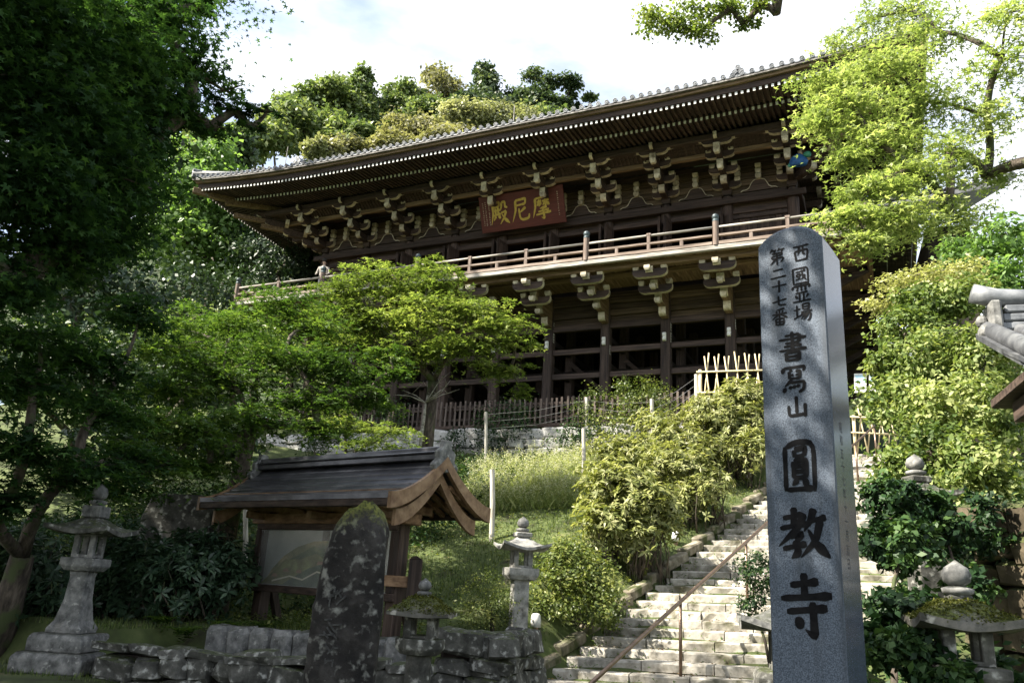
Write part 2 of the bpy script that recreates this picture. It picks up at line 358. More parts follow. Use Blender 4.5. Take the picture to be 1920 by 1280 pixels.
# ---- bracket sets under the balcony and under the eaves (one of each, then copies)
def armprof(y0, y1, z0, z1, r):
    """side view of an arm running towards -y (y1<y0), lower outer corner rounded"""
    p = [(y0, z0), (y0, z1), (y1, z1)]
    for k in range(6):
        a = k / 5 * math.pi / 2; p.append((y1 + r * (1 - math.cos(a)) * 1.3, z0 + (z1 - z0) * .45 * (1 - math.sin(a))))
    return p
def fwd_arm(m, x, y0, y1, z0, z1, w, painted=True):
    pr = armprof(y0, y1, z0, z1, .12)
    m.prism(pr, x - w / 2, x + w / 2, lambda a, b, t: (t, a, b), 0, (lambda i: 1 if i in (2, 3, 4, 5, 6, 7) else 0) if painted else None)
def cross_arm_mesh(name, L_, h, t, tip=0.0):
    """boat shaped arm along x, centred, bottom curved up at the ends, ends and soffit edge cream"""
    n = 6; half = []
    for k in range(n + 1):
        a = k / n * math.pi / 2; half.append((L_ / 2 - .22 * L_ * (1 - math.sin(a)), -h / 2 + h * .62 * (1 - math.cos(a))))
    poly = [(-x, z) for x, z in reversed(half)] + half
    if tip: poly = [(-L_ / 2 - tip, h / 2), (-L_ / 2 - tip, h * .30)] + poly + [(L_ / 2 + tip, h * .30), (L_ / 2 + tip, h / 2)]
    else: poly = [(-L_ / 2, h / 2)] + poly + [(L_ / 2, h / 2)]
    N_ = len(poly)
    m = MB(); m.prism(poly, -t / 2, t / 2, lambda a, b, q: (a, q, b), 0, lambda i: 0 if i == N_ - 1 else 1)
    # thin cream edge line on the faces
    e = MB()
    me = m.mesh(name, [wood_x, cream]); return me
def block_mesh(name, w, h, mats):
    m = MB(); m.lathe([(w * .5, -h / 2), (w * .707, -h * .1), (w * .707, h / 2)], 4, 0, phase=math.pi / 4)
    return m.mesh(name, mats, bevel=.006)
bl = block_mesh('bearing_block', .2, .17, cream); bl_d = block_mesh('bearing_block', .17, .14, warm_x); big_bl = block_mesh('bearing_block', .34, .24, wood_x)
ca_low = cross_arm_mesh('bracket_arm', 1.16, .26, .17); ca_up = cross_arm_mesh('bracket_arm', 1.0, .24, .16); ca_top = cross_arm_mesh('bracket_arm', 1.02, .22, .16, .28)
# lower set
m = MB()
for k in range(4): fwd_arm(m, 0, -.17, [-.62, -1.14, -1.74, -2.34][k], [-.16, .15, .44, .72][k], [.13, .42, .70, .95][k], .25)
low_core = m.mesh('bracket_set', [warm_y, cream], auto=.7)
def place_set(core, arms, blocks, loc, name='bracket_set'):
    b = put(name, core, hall, T(loc))
    for me, (x, y, z) in arms: put('bracket_arm', me, b, T(loc[0] + x, loc[1] + y, loc[2] + z))
    for me, (x, y, z) in blocks: put('bearing_block', me, b, T(loc[0] + x, loc[1] + y, loc[2] + z))
    return b
la = [(ca_low, (0, -2.2, .73)), (ca_low, (0, -1.5, .43)), ]
lb = []
for y_, z_ in ((-2.2, .925),): lb += [(bl, (sx, y_, z_)) for sx in (-.47, .47)]
for y_, z_ in ((-1.5, .665),): lb += [(bl, (sx, y_, z_)) for sx in (-.47, .47)]
lb += [(bl, (0, -2.52, .80)), (bl, (0, -1.82, .42)), (bl, (0, -1.22, .14))]
for i, x in enumerate(CX): place_set(low_core, la, lb, (x, YW, 10.98), 'balcony_bracket')
# upper set: three steps out to the eave purlin
m = MB()
for k in range(3): fwd_arm(m, 0, .1, [-.80, -1.42, -2.02][k], [.2, .5, .8][k], [.46, .76, 1.06][k], .22)
fwd_arm(m, 0, .1, -2.30, 1.13, 1.32, .12)
up_core = m.mesh('bracket_set', [wood_y, cream], auto=.7)
ua = [(ca_up, (0, -.16, .36)), (ca_up, (0, -.75, .66)), (ca_up, (0, -1.35, .94)), (ca_top, (0, -1.92, 1.14))]
ub = []
for y_, z_ in ((-.75, .83), (-1.35, 1.10)): ub += [(bl, (sx, y_, z_)) for sx in (-.38, 0, .38)]
ub += [(bl, (sx, -.16, z_)) for sx in (-.38, .38) for z_ in (.53, .74, .95)]
ub += [(bl, (0, -1.95, .77)), (bl, (0, -1.35, .48)), (big_bl, (0, 0, .14))]
for i, x in enumerate(CX): place_set(up_core, ua, ub, (x, YW, 15.24), 'eave_bracket')
for sx, x in ((-1, CX[0]), (1, CX[9])):                # corner diagonals
    rz = math.radians(-45 if sx < 0 else 45)
    b = put('corner_bracket', up_core, hall, T(x, YW, 15.245) @ Rz(rz) @ S(1, 1.38, 1))
    for me, (ax, ay, az) in ua[1:3]: put('bracket_arm', me, b, T(x, YW, 15.24) @ Rz(rz) @ T(ax, ay * 1.38, az))
    for k in range(1, 6):                              # side wall sets
        b = put('eave_bracket', up_core, hall, T(x, YW + k * BAY, 15.24) @ Rz(math.radians(-90 if sx < 0 else 90)))
        for me, (ax, ay, az) in ua: put('bracket_arm', me, b, T(x, YW + k * BAY, 15.24) @ Rz(math.radians(-90 if sx < 0 else 90)) @ T(ax, ay, az))
    b = put('eave_bracket', up_core, hall, T(x, YW + .003, 15.242) @ Rz(math.radians(-90 if sx < 0 else 90)))
    for me, (ax, ay, az) in ua[1:]: put('bracket_arm', me, b, T(x, YW, 15.238) @ Rz(math.radians(-90 if sx < 0 else 90)) @ T(ax, ay, az))
# ---- upper walls
mcu = MB().lathe([(.19, 0), (.2, .1), (.195, 2.7), (.17, 2.98)], 14).mesh('wall_column', wood_z, auto=.6)
for x in CX: put('wall_column', mcu, hall, T(x, YW, 12.22))
for sx in (0, 9):
    for k in range(1, NB + 1): put('wall_column', mcu, hall, T(CX[sx], YW + k * BAY, 12.22))
m = MB().box(CX[0] - .45, CX[9] + .45, YW - .30, YW - .2, 14.83, 15.06); m.buildw('lintel_beam', wood_x, hall, bevel=.015)
for sx in (0, 9):
    m = MB().box(CX[sx] - .31, CX[sx] + .31, YW - .18, YB, 14.85, 15.05); m.buildw('side_lintel_beam', wood_y, hall, bevel=.015)
for i in range(9):
    xm = CX[i] + BAY / 2; e = BAY / 2 - .19
    m = MB().box(xm - e, xm + e, YW - .09, YW + .09, 15.05, 15.27); m.buildw('head_beam', wood_x, hall, bevel=.015)
    m = MB().box(xm - e, xm + e, YW - .1, YW + .1, 14.5, 14.66); m.buildw('door_head', wood_x, hall, bevel=.01)
    for r in range(5):
        m = MB().box(xm - BAY / 2 + .003, xm + BAY / 2 - .003, YW - .04 - .02 * (r % 2), YW + .09, 15.29 + r * .27, 15.29 + r * .27 + .25); m.buildw('upper_wall_plank', plank if r < 4 else wood_x, hall, bevel=.015)
    m = MB().box(xm - e, xm + e, YW + .0, YW + .06, 14.67, 15.04); m.buildw('transom_panel', wood_x, hall)
    # flared strut between the bracket sets
    pts = [(-.62, 0), (-.55, .05), (-.42, .06), (-.34, .12), (-.26, .28), (-.2, .38), (-.1, .42), (.1, .42), (.2, .38), (.26, .28), (.34, .12), (.42, .06), (.55, .05), (.62, 0)]
    st = MB(); st.prism(pts, -.02, .02, lambda a, b, t: (a, t, b), 0)
    so_ = put('flared_strut', st.mesh('flared_strut', wood_x), hall, T(xm, YW - .11, 15.28))
    ed = MB()
    for (xa, za), (xb, zb) in zip(pts[:-1], pts[1:]): ed.bar((xa, -.03, za), (xb, -.03, zb), .02, .022)
    put('painted_edge', ed.mesh('painted_edge', cream), so_, T(xm, YW - .11, 15.28))
    for k in range(3): put('bearing_block', bl, so_, T(xm, YW - .17, 15.28 + .5 + k * .2))
    # doors or boarded end bays
    if i in (0, 8):
        nn = 9
        for k in range(nn):
            w_ = 2 * e / nn; m = MB().box(xm - e + w_ * k + .004, xm - e + w_ * (k + 1) - .004, YW - .03 - .008 * (k % 2), YW + .03, 12.2, 14.5); m.buildw('wall_board', wood_z, hall, bevel=.006)
        for zb0, zb1 in ((14.3, 14.42), (12.3, 12.45)): m = MB().box(xm - e, xm + e, YW - .1, YW - .045, zb0, zb1); m.buildw('wall_batten', wood_x, hall)
    else:
        for sx in (-1, 1):
            lw = .62; hx = xm + sx * e
            M_ = T(hx, YW - .12, 12.22) @ Rz(math.radians(-98 if sx < 0 else 98) if sx < 0 else math.radians(98))
            d = MB(); d.box(0, lw, -.02, .02, 0, 2.28)
            dr = put('door_leaf', d.mesh('door_leaf', wood_z), hall, M_ @ (Matrix() if sx < 0 else S(-1, 1, 1)))
            fr = MB()
            for z0_, z1_ in ((0, .12), (.72, .8), (1.55, 1.63), (2.16, 2.28)): fr.box(0, lw, -.035, .035, z0_, z1_)
            fr.box(0, .09, -.036, .036, 0, 2.28); fr.box(lw - .09, lw, -.036, .036, 0, 2.28)
            put('door_frame', fr.mesh('door_frame', wood_z), dr, M_ @ (Matrix() if sx < 0 else S(-1, 1, 1)))
# inside of the hall
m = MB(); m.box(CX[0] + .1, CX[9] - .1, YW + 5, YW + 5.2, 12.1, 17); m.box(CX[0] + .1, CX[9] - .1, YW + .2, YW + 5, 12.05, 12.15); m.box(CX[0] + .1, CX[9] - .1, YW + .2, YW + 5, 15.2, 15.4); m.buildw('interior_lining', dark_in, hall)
for sx in (0, 9):
    for k in range(NB):
        for r in range(8):
            m = MB().box(CX[sx] - .05, CX[sx] + .05, YW + k * BAY + .19, YW + (k + 1) * BAY - .19, 12.2 + r * .32, 12.2 + r * .32 + .31); m.buildw('side_wall_board', wood_y, hall, bevel=.01)
    m = MB().box(CX[sx] - .06, CX[sx] + .06, YW + .1, YB, 15.06, 16.7); m.buildw('side_upper_wall', plank, hall)
# purlin, coving
yp, zp = YW - 1.95, 16.42
m = MB().box(CX[0] - 2.6, CX[9] + 2.6, yp - .1, yp + .1, zp, zp + .24); m.buildw('eave_purlin', wood_x, hall, bevel=.02)
m = MB(); m.add([(CX[0] - 1.3, YW - 1.35, zp - .1), (CX[9] + 1.3, YW - 1.35, zp - .1), (CX[9] + 1.9, yp + .12, zp + .18), (CX[0] - 1.9, yp + .12, zp + .18)], [(0, 1, 2, 3)]); m.buildw('coving_board', wood_x, hall)
nr = 150
rib = MB().bar((0, YW - 1.36, zp - .12), (0, yp + .11, zp + .15), .05, .05).mesh('coving_rib', wood_y)
for k in range(nr): put('coving_rib', rib, hall, T(CX[0] - 1.1 + (CX[9] - CX[0] + 2.2) * k / (nr - 1), 0, 0))
m = MB().box(CX[0] - 1.4, CX[9] + 1.4, YW - 1.42, YW - 1.28, zp - .28, zp - .11); m.buildw('inner_purlin', warm_x, hall, bevel=.015)
m = MB(); m.add([(CX[0], YW, zp + .25), (CX[9], YW, zp + .25), (CX[9] + 1.3, YW - 1.35, zp - .105), (CX[0] - 1.3, YW - 1.35, zp - .105)], [(0, 1, 2, 3)]); m.buildw('bracket_ceiling', wood_x, hall)
for sx, x in ((-1, CX[0]), (1, CX[9])):
    m = MB().box(x + sx * 1.95 - .1, x + sx * 1.95 + .1, yp + .1, YB + 3, zp, zp + .235); m.buildw('side_purlin', wood_y, hall, bevel=.02)
# ---- eaves: base rafters then flying rafters
def rafter_mesh(name, L_, w, h, mt):
    m = MB(); m.box(-w / 2, w / 2, 0, L_, -h / 2, h / 2, 0); m.box(-w / 2 + .003, w / 2 - .003, -.012, -.001, -h / 2 + .003, h / 2 - .003, 1)
    return m.mesh(name, [mt, white_end])
rb = rafter_mesh('base_rafter', 3.2, .085, .11, wood_y); rf = rafter_mesh('flying_rafter', 1.35, .08, .1, wood_y)
SP = BAY / 12; nraf = int(2 * HALF / SP)
slope_b, slope_f = .16, .10
Yb, Yf_ = 23.15, 22.16; Zb, Zf = 16.60, 16.60
for k in range(nraf + 1):
    x = XC + (k - nraf / 2) * SP; ax = abs(x - XC); over = ax - (HALF - 4.15)     # distance beyond the corner column
    rs = float(rise(x))
    # flying
    if over < 4.0:
        L_ = 1.35 if over < 2.7 else max(.12, 4.03 - over)
        put('flying_rafter', rf, hall, T(x, Yf_, Zf + rs) @ Rx(math.atan(slope_f)) @ S(1, L_ / 1.35, 1))
    if over < 2.95:
        L_ = 3.2 if over < 0 else max(.15, 3.2 - over - .15)
        put('base_rafter', rb, hall, T(x, Yb, Zb + rs * .85) @ Rx(math.atan(slope_b)) @ S(1, L_ / 3.2, 1))
ny_ = int((YB + 4 - YE) / SP)
for sx, xe in ((-1, XL), (1, XR)):
    for k in range(min(ny_, 105)):
        y = YE + .15 + k * SP; over = (YW - y); rs = float(rise_y(y)); R_ = Rz(math.radians(-90 if sx < 0 else 90))
        if over < 3.95:
            L_ = 1.35 if over < 2.7 else max(.12, 4.0 - over)
            put('side_flying_rafter', rf, hall, T(xe - sx * .21, y, Zf + rs) @ R_ @ Rx(math.atan(slope_f)) @ S(1, L_ / 1.35, 1))
        if over < 2.9:
            L_ = 3.2 if over < 0 else max(.15, 3.2 - over - .15)
            put('side_base_rafter', rb, hall, T(xe - sx * 1.2, y, Zb + rs * .85) @ R_ @ Rx(math.atan(slope_b)) @ S(1, L_ / 3.2, 1))
# hip rafters
for sx, xe, xc_ in ((-1, XL, CX[0]), (1, XR, CX[9])):
    m = MB(); m.bar((xe - sx * .05, YE + .05, Zf + .36), (xe - sx * 1.35, YE + 1.35, Zf + .22), .2, .26); m.buildw('hip_rafter_tip', warm_x, hall, bevel=.015)
    m = MB(); m.bar((xe - sx * 1.0, YE + 1.0, Zf + .13), (xc_, YW, Zb + .55), .22, .28); m.buildw('hip_rafter', warm_x, hall, bevel=.015)
    for q, zq in ((.42, 15.95), (.62, 16.2)):
        px_, py_ = xc_ + sx * 4.1 * q, YW - 4.1 * q
        m = MB(); m.bar((xc_ + sx * 1.1, YW - 1.1, zq), (px_ + sx * .35, py_ - .35, zq + .02), .17, .2); m.buildw('tail_rafter', warm_x, hall, bevel=.01)
# curved boards along the eave edge, soffit boarding, roof
def eave_strip(name, mt, y0, y1, z0, z1, rk=1.0, n=48, side=True, parent=hall):
    m = MB()
    def ring(x, y0_, y1_, rs): return [(x, y0_, z0 + rs), (x, y1_, z0 + rs), (x, y1_, z1 + rs), (x, y0_, z1 + rs)]
    vs = []; fs = []
    for i in range(n + 1):
        x = XC + (i / n * 2 - 1) * (HALF - (y0 - YE)); vs += ring(x, y0, y1, float(rise(x)) * rk)
    for i in range(n):
        for k in range(4):
            a = i * 4 + k; b = i * 4 + (k + 1) % 4; fs.append((a, b, b + 4, a + 4))
    fs += [(0, 1, 2, 3), tuple(n * 4 + k for k in (3, 2, 1, 0))]
    m.add(vs, fs)
    if side:
        for sx, xe in ((-1, XL), (1, XR)):
            vs = []; fs = []; nn = 24
            for i in range(nn + 1):
                y = y1 + (YB + 4 - y1) * i / nn; rs = float(rise_y(y)) * rk; xa, xb = xe - sx * (y0 - YE), xe - sx * (y1 - YE)
                vs += [(xa, y, z0 + rs), (xb, y, z0 + rs), (xb, y, z1 + rs), (xa, y, z1 + rs)]
            for i in range(nn):
                for k in range(4):
                    a = i * 4 + k; b = i * 4 + (k + 1) % 4; fs.append((a, b, b + 4, a + 4))
            fs += [(0, 1, 2, 3), tuple(nn * 4 + k for k in (3, 2, 1, 0))]
            m.add(vs, fs)
    return m.buildw(name, mt, parent)
eave_strip('eave_fascia', wood_x, 22.12, 22.30, 16.66, 16.86)
eave_strip('eave_board', warm_x, 22.02, 22.34, 16.865, 16.955)
tile_edge = pmat('old_tile_edge', [(0.05, 0.045, 0.04), (0.14, 0.13, 0.12), (0.36, 0.35, 0.33)], 6, 0.7, 0.2, pos=(.35, .55, .72))
eave_strip('eave_tile_course', tile_edge, YE - .03, 22.4, 16.96, 17.03)
eave_strip('base_rafter_board', wood_x, 23.16, 23.30, 16.66, 16.74, .85)
def slope_sheet(name, mt, ya, za, yb, zb, rk=1.0, n=40, th=.03):
    m = MB(); vs = []; fs = []
    for i in range(n + 1):
        xa = XC + (i / n * 2 - 1) * (HALF - (ya - YE)); xb = XC + (i / n * 2 - 1) * (HALF - (yb - YE)); ra = float(rise(xa)) * rk; rb_ = float(rise(xa)) * rk * .6
        vs += [(xa, ya, za + ra), (xb, yb, zb + rb_)]
    for i in range(n): fs.append((2 * i, 2 * i + 1, 2 * i + 3, 2 * i + 2))
    m.add(vs, fs)
    for sx, xe in ((-1, XL), (1, XR)):
        vs = []; fs = []; nn = 20
        for i in range(nn + 1):
            y = ya + (YB + 4 - ya) * i / nn; y2 = max(y, yb) if i else yb; rs = float(rise_y(y)) * rk
            vs += [(xe - sx * (ya - YE), y, za + rs), (xe - sx * (yb - YE), yb + (YB + 4 - yb) * i / nn, zb + rs * .6)]
        for i in range(nn): fs.append((2 * i, 2 * i + 1, 2 * i + 3, 2 * i + 2))
        m.add(vs, fs)
    return m.buildw(name, mt, hall)
slope_sheet('flying_soffit', wood_x, 22.2, 16.665, 23.5, 16.80)
slope_sheet('base_soffit', wood_x, 23.2, 16.675, 26.4, 17.18, .85)
# roof: tiled slopes, hipped
roof = MB(); RZ0 = 17.04; pitch = .52; run = 9.5
vs = []; fs = []; n = 40
for j in range(7):
    q = j / 6; d = run * q
    for i in range(n + 1):
        x = XC + (i / n * 2 - 1) * (HALF - d); zr = RZ0 + d * pitch * (.75 + .25 * q) + float(rise(XC + (i / n * 2 - 1) * HALF)) * (1 - q) ** 2
        vs.append((x, YE + .0 + d, zr))
for j in range(6):
    for i in range(n): a = j * (n + 1) + i; fs.append((a, a + 1, a + n + 2, a + n + 1))
roof.add(vs, fs)
for sx, xe in ((-1, XL), (1, XR)):
    vs = []; fs = []
    for j in range(7):
        q = j / 6; d = run * q
        for i in range(n + 1):
            y0_ = YE + d; y = y0_ + (YB + 4 - y0_) * i / n; yy = YE + (YB + 4 - YE) * i / n
            vs.append((xe - sx * d, y, RZ0 + d * pitch * (.75 + .25 * q) + float(rise_y(yy)) * (1 - q) ** 2))
    for j in range(6):
        for i in range(n): a = j * (n + 1) + i; fs.append((a, a + 1, a + n + 2, a + n + 1))
    roof.add(vs, fs)
ro = roof.buildw('roof', tile, hall, smooth=True)
# round tile ends along the eave and the tile rows behind them
TS = .292; nt_ = int(2 * HALF / TS)
te = MB(); te.lathe([(.0, 0), (.078, 0), (.078, .012), (.062, .014), (.058, .004), (.03, .004), (.026, .012), (.0, .014)], 14, 0, M=Rx(math.pi / 2), cap=False); te.lathe([(.076, -.5), (.076, -.001)], 14, 0, M=Rx(math.pi / 2))
tem = te.mesh('round_eave_tile', tile, auto=.7)
for k in range(nt_ + 1):
    x = XC + (k - nt_ / 2) * TS; put('round_eave_tile', tem, ro, T(x, YE - .05, 17.115 + float(rise(x))) @ Rx(.12))
pan = MB()
pp = [(-.146 + .292 * i / 8, .05 * (4 * ((i / 8) - .5) ** 2) - .06) for i in range(9)]
pan.prism(pp + [(a, b - .035) for a, b in reversed(pp)], 0, .3, lambda a, b, t: (a, t, b)); panm = pan.mesh('flat_eave_tile', tile)
for k in range(nt_):
    x = XC + (k + .5 - nt_ / 2) * TS; put('flat_eave_tile', panm, ro, T(x, YE - .045, 17.11 + float(rise(x))))
for sx, xe in ((-1, XL), (1, XR)):
    for k in range(70):
        y = YE + .2 + k * TS; put('side_eave_tile', tem, ro, T(xe - sx * -.05, y, 17.115 + float(rise_y(y))) @ Rz(math.radians(-90 if sx < 0 else 90)) @ Rx(.12))
rows = MB()
for k in range(nt_ + 1):
    x = XC + (k - nt_ / 2) * TS; mx_ = min(run, HALF - abs(x - XC))
    if mx_ < .6: continue
    path = []
    for j in range(5):
        d = .3 + (mx_ - .3) * j / 4; q = d / run; path.append((x, YE + d, RZ0 + .05 + d * pitch * (.75 + .25 * q) + float(rise(x)) * (1 - q) ** 2))
    rows.tube(path, .075, 6)
o = rows.buildw('tile_rows', tile, ro, smooth=True); o['kind'] = 'stuff'
# hip ridges with end tiles
def ridge_end(x, y, z, sc=1.0, rz=0.0):
    b = MB(); b.box(-.2, .2, 0, .35, 0, .2); b.box(-.16, .16, .02, 1.2, .2, .36)
    r = put('ridge_end_ornament', b.mesh('ridge_end_ornament', tile, bevel=.03), ro, T(x, y, z) @ Rz(rz) @ S(sc))
    for (dx, dz) in ((-.2, .1), (0, .08), (.2, .1), (-.1, .28), (.1, .28), (0, .42)): put('ridge_end_tile', tem, r, T(x, y, z) @ Rz(rz) @ S(sc) @ T(dx, -.03, dz))
for x in (onY(1385, 145, 22.4)[0], 2 * XC - onY(1385, 145, 22.4)[0], ): ridge_end(x, YE + .35, 17.18 + float(rise(x)), 1.05)
for sx, xe in ((-1, XL), (1, XR)):
    path = []; 
    for j in range(8):
        d = -.05 + (run) * j / 7; q = max(0, d) / run; path.append((xe - sx * d, YE + d, RZ0 + .2 + d * pitch * (.75 + .25 * q) + .46 * (1 - q) ** 2))
    m = MB(); m.tube(path, .16, 8); m.buildw('hip_ridge', tile, ro, smooth=True)
    m = MB().box(-.13, .13, -.1, .3, -.12, .3); put('hip_ridge_cap', m.mesh('hip_ridge_cap', tile, bevel=.04), ro, T(xe, YE, 17.62) @ Rz(math.radians(-45 if sx < 0 else 45)))
# main upper gable roof ridge (hidden behind the eaves from below)
m = MB(); yr = YE + run; zr = RZ0 + run * pitch
m.add([(XL + run, yr, zr), (XR - run, yr, zr), (XR - run, yr + 3.2, zr + 2.6), (XL + run, yr + 3.2, zr + 2.6), (XR - run, YB + 4 - run + 2, zr), (XL + run, YB + 4 - run + 2, zr)], [(0, 1, 2, 3), (3, 2, 4, 5), (0, 3, 5), (1, 4, 2)]); m.buildw('upper_roof', tile, hall)
# lightning rods
rod = MB().tube([(0, 0, 0), (0, 0, 2.4)], [.03, .012], 6).mesh('lightning_rod', silver_x)
for px, py, Y in ((963, 225, 33.0), (536, 300, 33.0)):
    p = onY(px, py, Y); 
    tag(put('lightning_rod', MB().tube([(0, 0, -3.0), (0, 0, .9)], [.035, .02], 6).mesh('lightning_rod', silver_x), hall, T(p)))
# ================================================================== stone, wood and metal furniture
def gz(x, y): return float(ground_z(x, y))
def hit(px, py):
    """where the line of sight meets the ground"""
    d = ray(px, py); q = np.arange(3, 60, .05); p = CAM + d * q[:, None]; g = ground_z(p[:, 0], p[:, 1]); k = np.argmax(p[:, 2] < g); return p[k] if p[k, 2] < g[k] else p[-1]
granite = pmat('grey_granite', [(0.06, 0.06, 0.058), (0.15, 0.15, 0.145), (0.26, 0.255, 0.245)], 9, 0.85, 0.45, spots=(0.36, 0.355, 0.33), spot_scale=17, spot_pos=(.60, .72), upmoss=((0.035, 0.04, 0.02), 1.1, 1.6))
sunlit_gr = pmat('sunlit_granite', [(0.12, 0.12, 0.11), (0.27, 0.265, 0.245), (0.42, 0.41, 0.38)], 9, 0.85, 0.45, spots=(0.09, 0.088, 0.075), spot_scale=7, spot_pos=(.56, .7))  # grey granite copied paler, the sunlight put into its colour
old_stone = pmat('lichened_stone', [(0.025, 0.025, 0.022), (0.075, 0.074, 0.066), (0.16, 0.155, 0.14)], 6, 0.9, 0.7, spots=(0.40, 0.40, 0.37), spot_scale=12, spot_pos=(.56, .70), upmoss=((0.05, 0.065, 0.018), 1.22, 1.5))
moss_stone = pmat('moss_topped_stone', [(0.05, 0.048, 0.04), (0.12, 0.115, 0.1), (0.22, 0.2, 0.17)], 6, 0.9, 0.5, spots=(0.4, 0.38, 0.33), spot_scale=11, spot_pos=(.6, .68), upmoss=((0.075, 0.09, 0.02), .95, 1.25))
step_stone = pmat('step_stone', [(0.20, 0.185, 0.155), (0.38, 0.355, 0.31), (0.52, 0.49, 0.44)], 7, 0.95, 0.6, spots=(0.10, 0.095, 0.06), spot_scale=2.6, spot_pos=(.52, .68), objvar=(.72, 1.12))
kerb_stone = pmat('earthy_kerb', [(0.07, 0.06, 0.042), (0.17, 0.15, 0.11), (0.32, 0.29, 0.23)], 4, 0.95, 0.6, spots=(0.05, 0.06, 0.02), spot_scale=3, spot_pos=(.5, .62))
pale_stone = pmat('pale_wall_stone', [(0.22, 0.21, 0.2), (0.45, 0.44, 0.42), (0.62, 0.61, 0.59)], 3, 0.9, 0.6, spots=(0.12, 0.12, 0.1), spot_scale=4, spot_pos=(.6, .7))
moss = pmat('moss', [(0.04, 0.05, 0.012), (0.11, 0.12, 0.03)], 20, 1.0, 0.8)
# ---- rough stones to build walls from
def rough_stone(name, mt, seed, jag=.16, sub=2):
    bm = bmesh.new(); bmesh.ops.create_cube(bm, size=1.0)
    bmesh.ops.bevel(bm, geom=list(bm.edges), offset=.16, segments=1, affect='EDGES')
    bmesh.ops.triangulate(bm, faces=[f for f in bm.faces if len(f.verts) > 4])
    r_ = random.Random(seed)
    for v in bm.verts:
        v.co += Vector((r_.uniform(-1, 1), r_.uniform(-1, 1), r_.uniform(-1, 1))) * jag * .5
    me = bpy.data.meshes.new(name); bm.to_mesh(me); bm.free(); me.materials.append(mt)
    return me
stones = [rough_stone('stone', old_stone, i) for i in range(9)]
pstones = [rough_stone('stone', pale_stone, 40 + i) for i in range(8)]
def stone_wall(name, label, cat, path, z0, z1, sw, sh, depth, meshes, seed=1, group=None, ragged=.12):
    """dry wall: path of (x,y); courses of separate rough stones with recessed dark joints"""
    r_ = random.Random(seed); P = [Vector((a, b, 0)) for a, b in path]
    t = thing(name, label, cat, T(P[0].x, P[0].y, z0), group)
    segs = [(a, b, (b - a).length) for a, b in zip(P[:-1], P[1:])]
    core = MB()
    for a, b, L_ in segs:
        d = (b - a).normalized(); nrm = Vector((-d.y, d.x, 0)); c = (a + b) / 2 + nrm * (depth * .55)
        core.bar((a.x + nrm.x * depth * .6, a.y + nrm.y * depth * .6, (z0 + z1) / 2 - .06), (b.x + nrm.x * depth * .6, b.y + nrm.y * depth * .6, (z0 + z1) / 2 - .06), depth * .5, z1 - z0 - .1)
    core.buildw('wall_core', dark_in, t)
    z = z0
    while z < z1 - sh * .35:
        h = sh * r_.uniform(.75, 1.25); h = min(h, z1 - z + ragged * r_.random())
        for a, b, L_ in segs:
            s = -r_.random() * sw * .5
            while s < L_:
                w = sw * r_.uniform(.6, 1.5); d = (b - a).normalized(); c = a + d * (s + w / 2); ang = math.atan2(d.y, d.x)
                nrm = Vector((-d.y, d.x, 0)); hh = h * r_.uniform(.85, 1.12)
                put('stone', r_.choice(meshes), t, T(c.x + nrm.x * depth * .38, c.y + nrm.y * depth * .38, z + h / 2 + r_.uniform(-.03, .03)) @ Rz(ang) @ Rx(r_.uniform(-.1, .1)) @ Ry(r_.uniform(-.13, .13)) @ S(w * 1.02, depth * r_.uniform(.8, 1.1), hh * 1.05))
                s += w
        z += h
    return t
stone_wall('stone_wall', 'low dark dry-stone wall of rough lichened boulders behind the tall old slab', 'wall', WALLP, -.05, .72, .42, .26, .45, stones, 3)
stone_wall('stone_wall', 'brown rough stone bank behind the mossy lantern at the right edge', 'wall', [tuple(at(1835, 1150, 8.9)[:2]), tuple(at(2040, 1150, 8.2)[:2])], .2, 2.5, .4, .26, .5, [rough_stone('stone', pmat('brown_bank_stone', [(0.03, 0.024, 0.015), (0.07, 0.056, 0.036), (0.13, 0.105, 0.07)], 5, .95, .6, upmoss=((0.05, 0.06, 0.02), .6, 1.0)), 90 + i) for i in range(5)], 9)
stone_wall('stone_wall', 'short stepped corner of rough stones left of the stair foot', 'wall', [tuple(at(835, 1220, 9.9)[:2]), tuple(at(930, 1220, 10.0)[:2]), tuple(at(1010, 1220, 11.4)[:2])], -.3, 1.02, .36, .24, .45, stones, 5)
wlp = stone_wall('retaining_wall', 'pale sunlit stone retaining wall below the picket fence', 'wall', [(-22.5, 22.75), (-14, 22.7), (-5.2, 22.75)], 5.45, 6.5, .62, .36, .5, pstones, 8)
# row of squared blocks under the notice board
t = thing('block_kerb', 'row of squared grey stone blocks below the roofed map board', 'kerb', T(at(480, 1215, 11.2)))
pa, pb = at(396, 1200, 11.5), at(770, 1225, 10.4); d = pb - pa; n = 9
for k in range(n):
    c = pa + d * ((k + .5) / n); put('stone_block', rough_stone('stone_block', granite, 70 + k, .06), t, T(c[0], c[1], .71) @ Rz(math.atan2(d[1], d[0]) + random.uniform(-.03, .03)) @ S(math.hypot(d[0], d[1]) / n * .98, .42, .42 * random.uniform(.94, 1.06)))
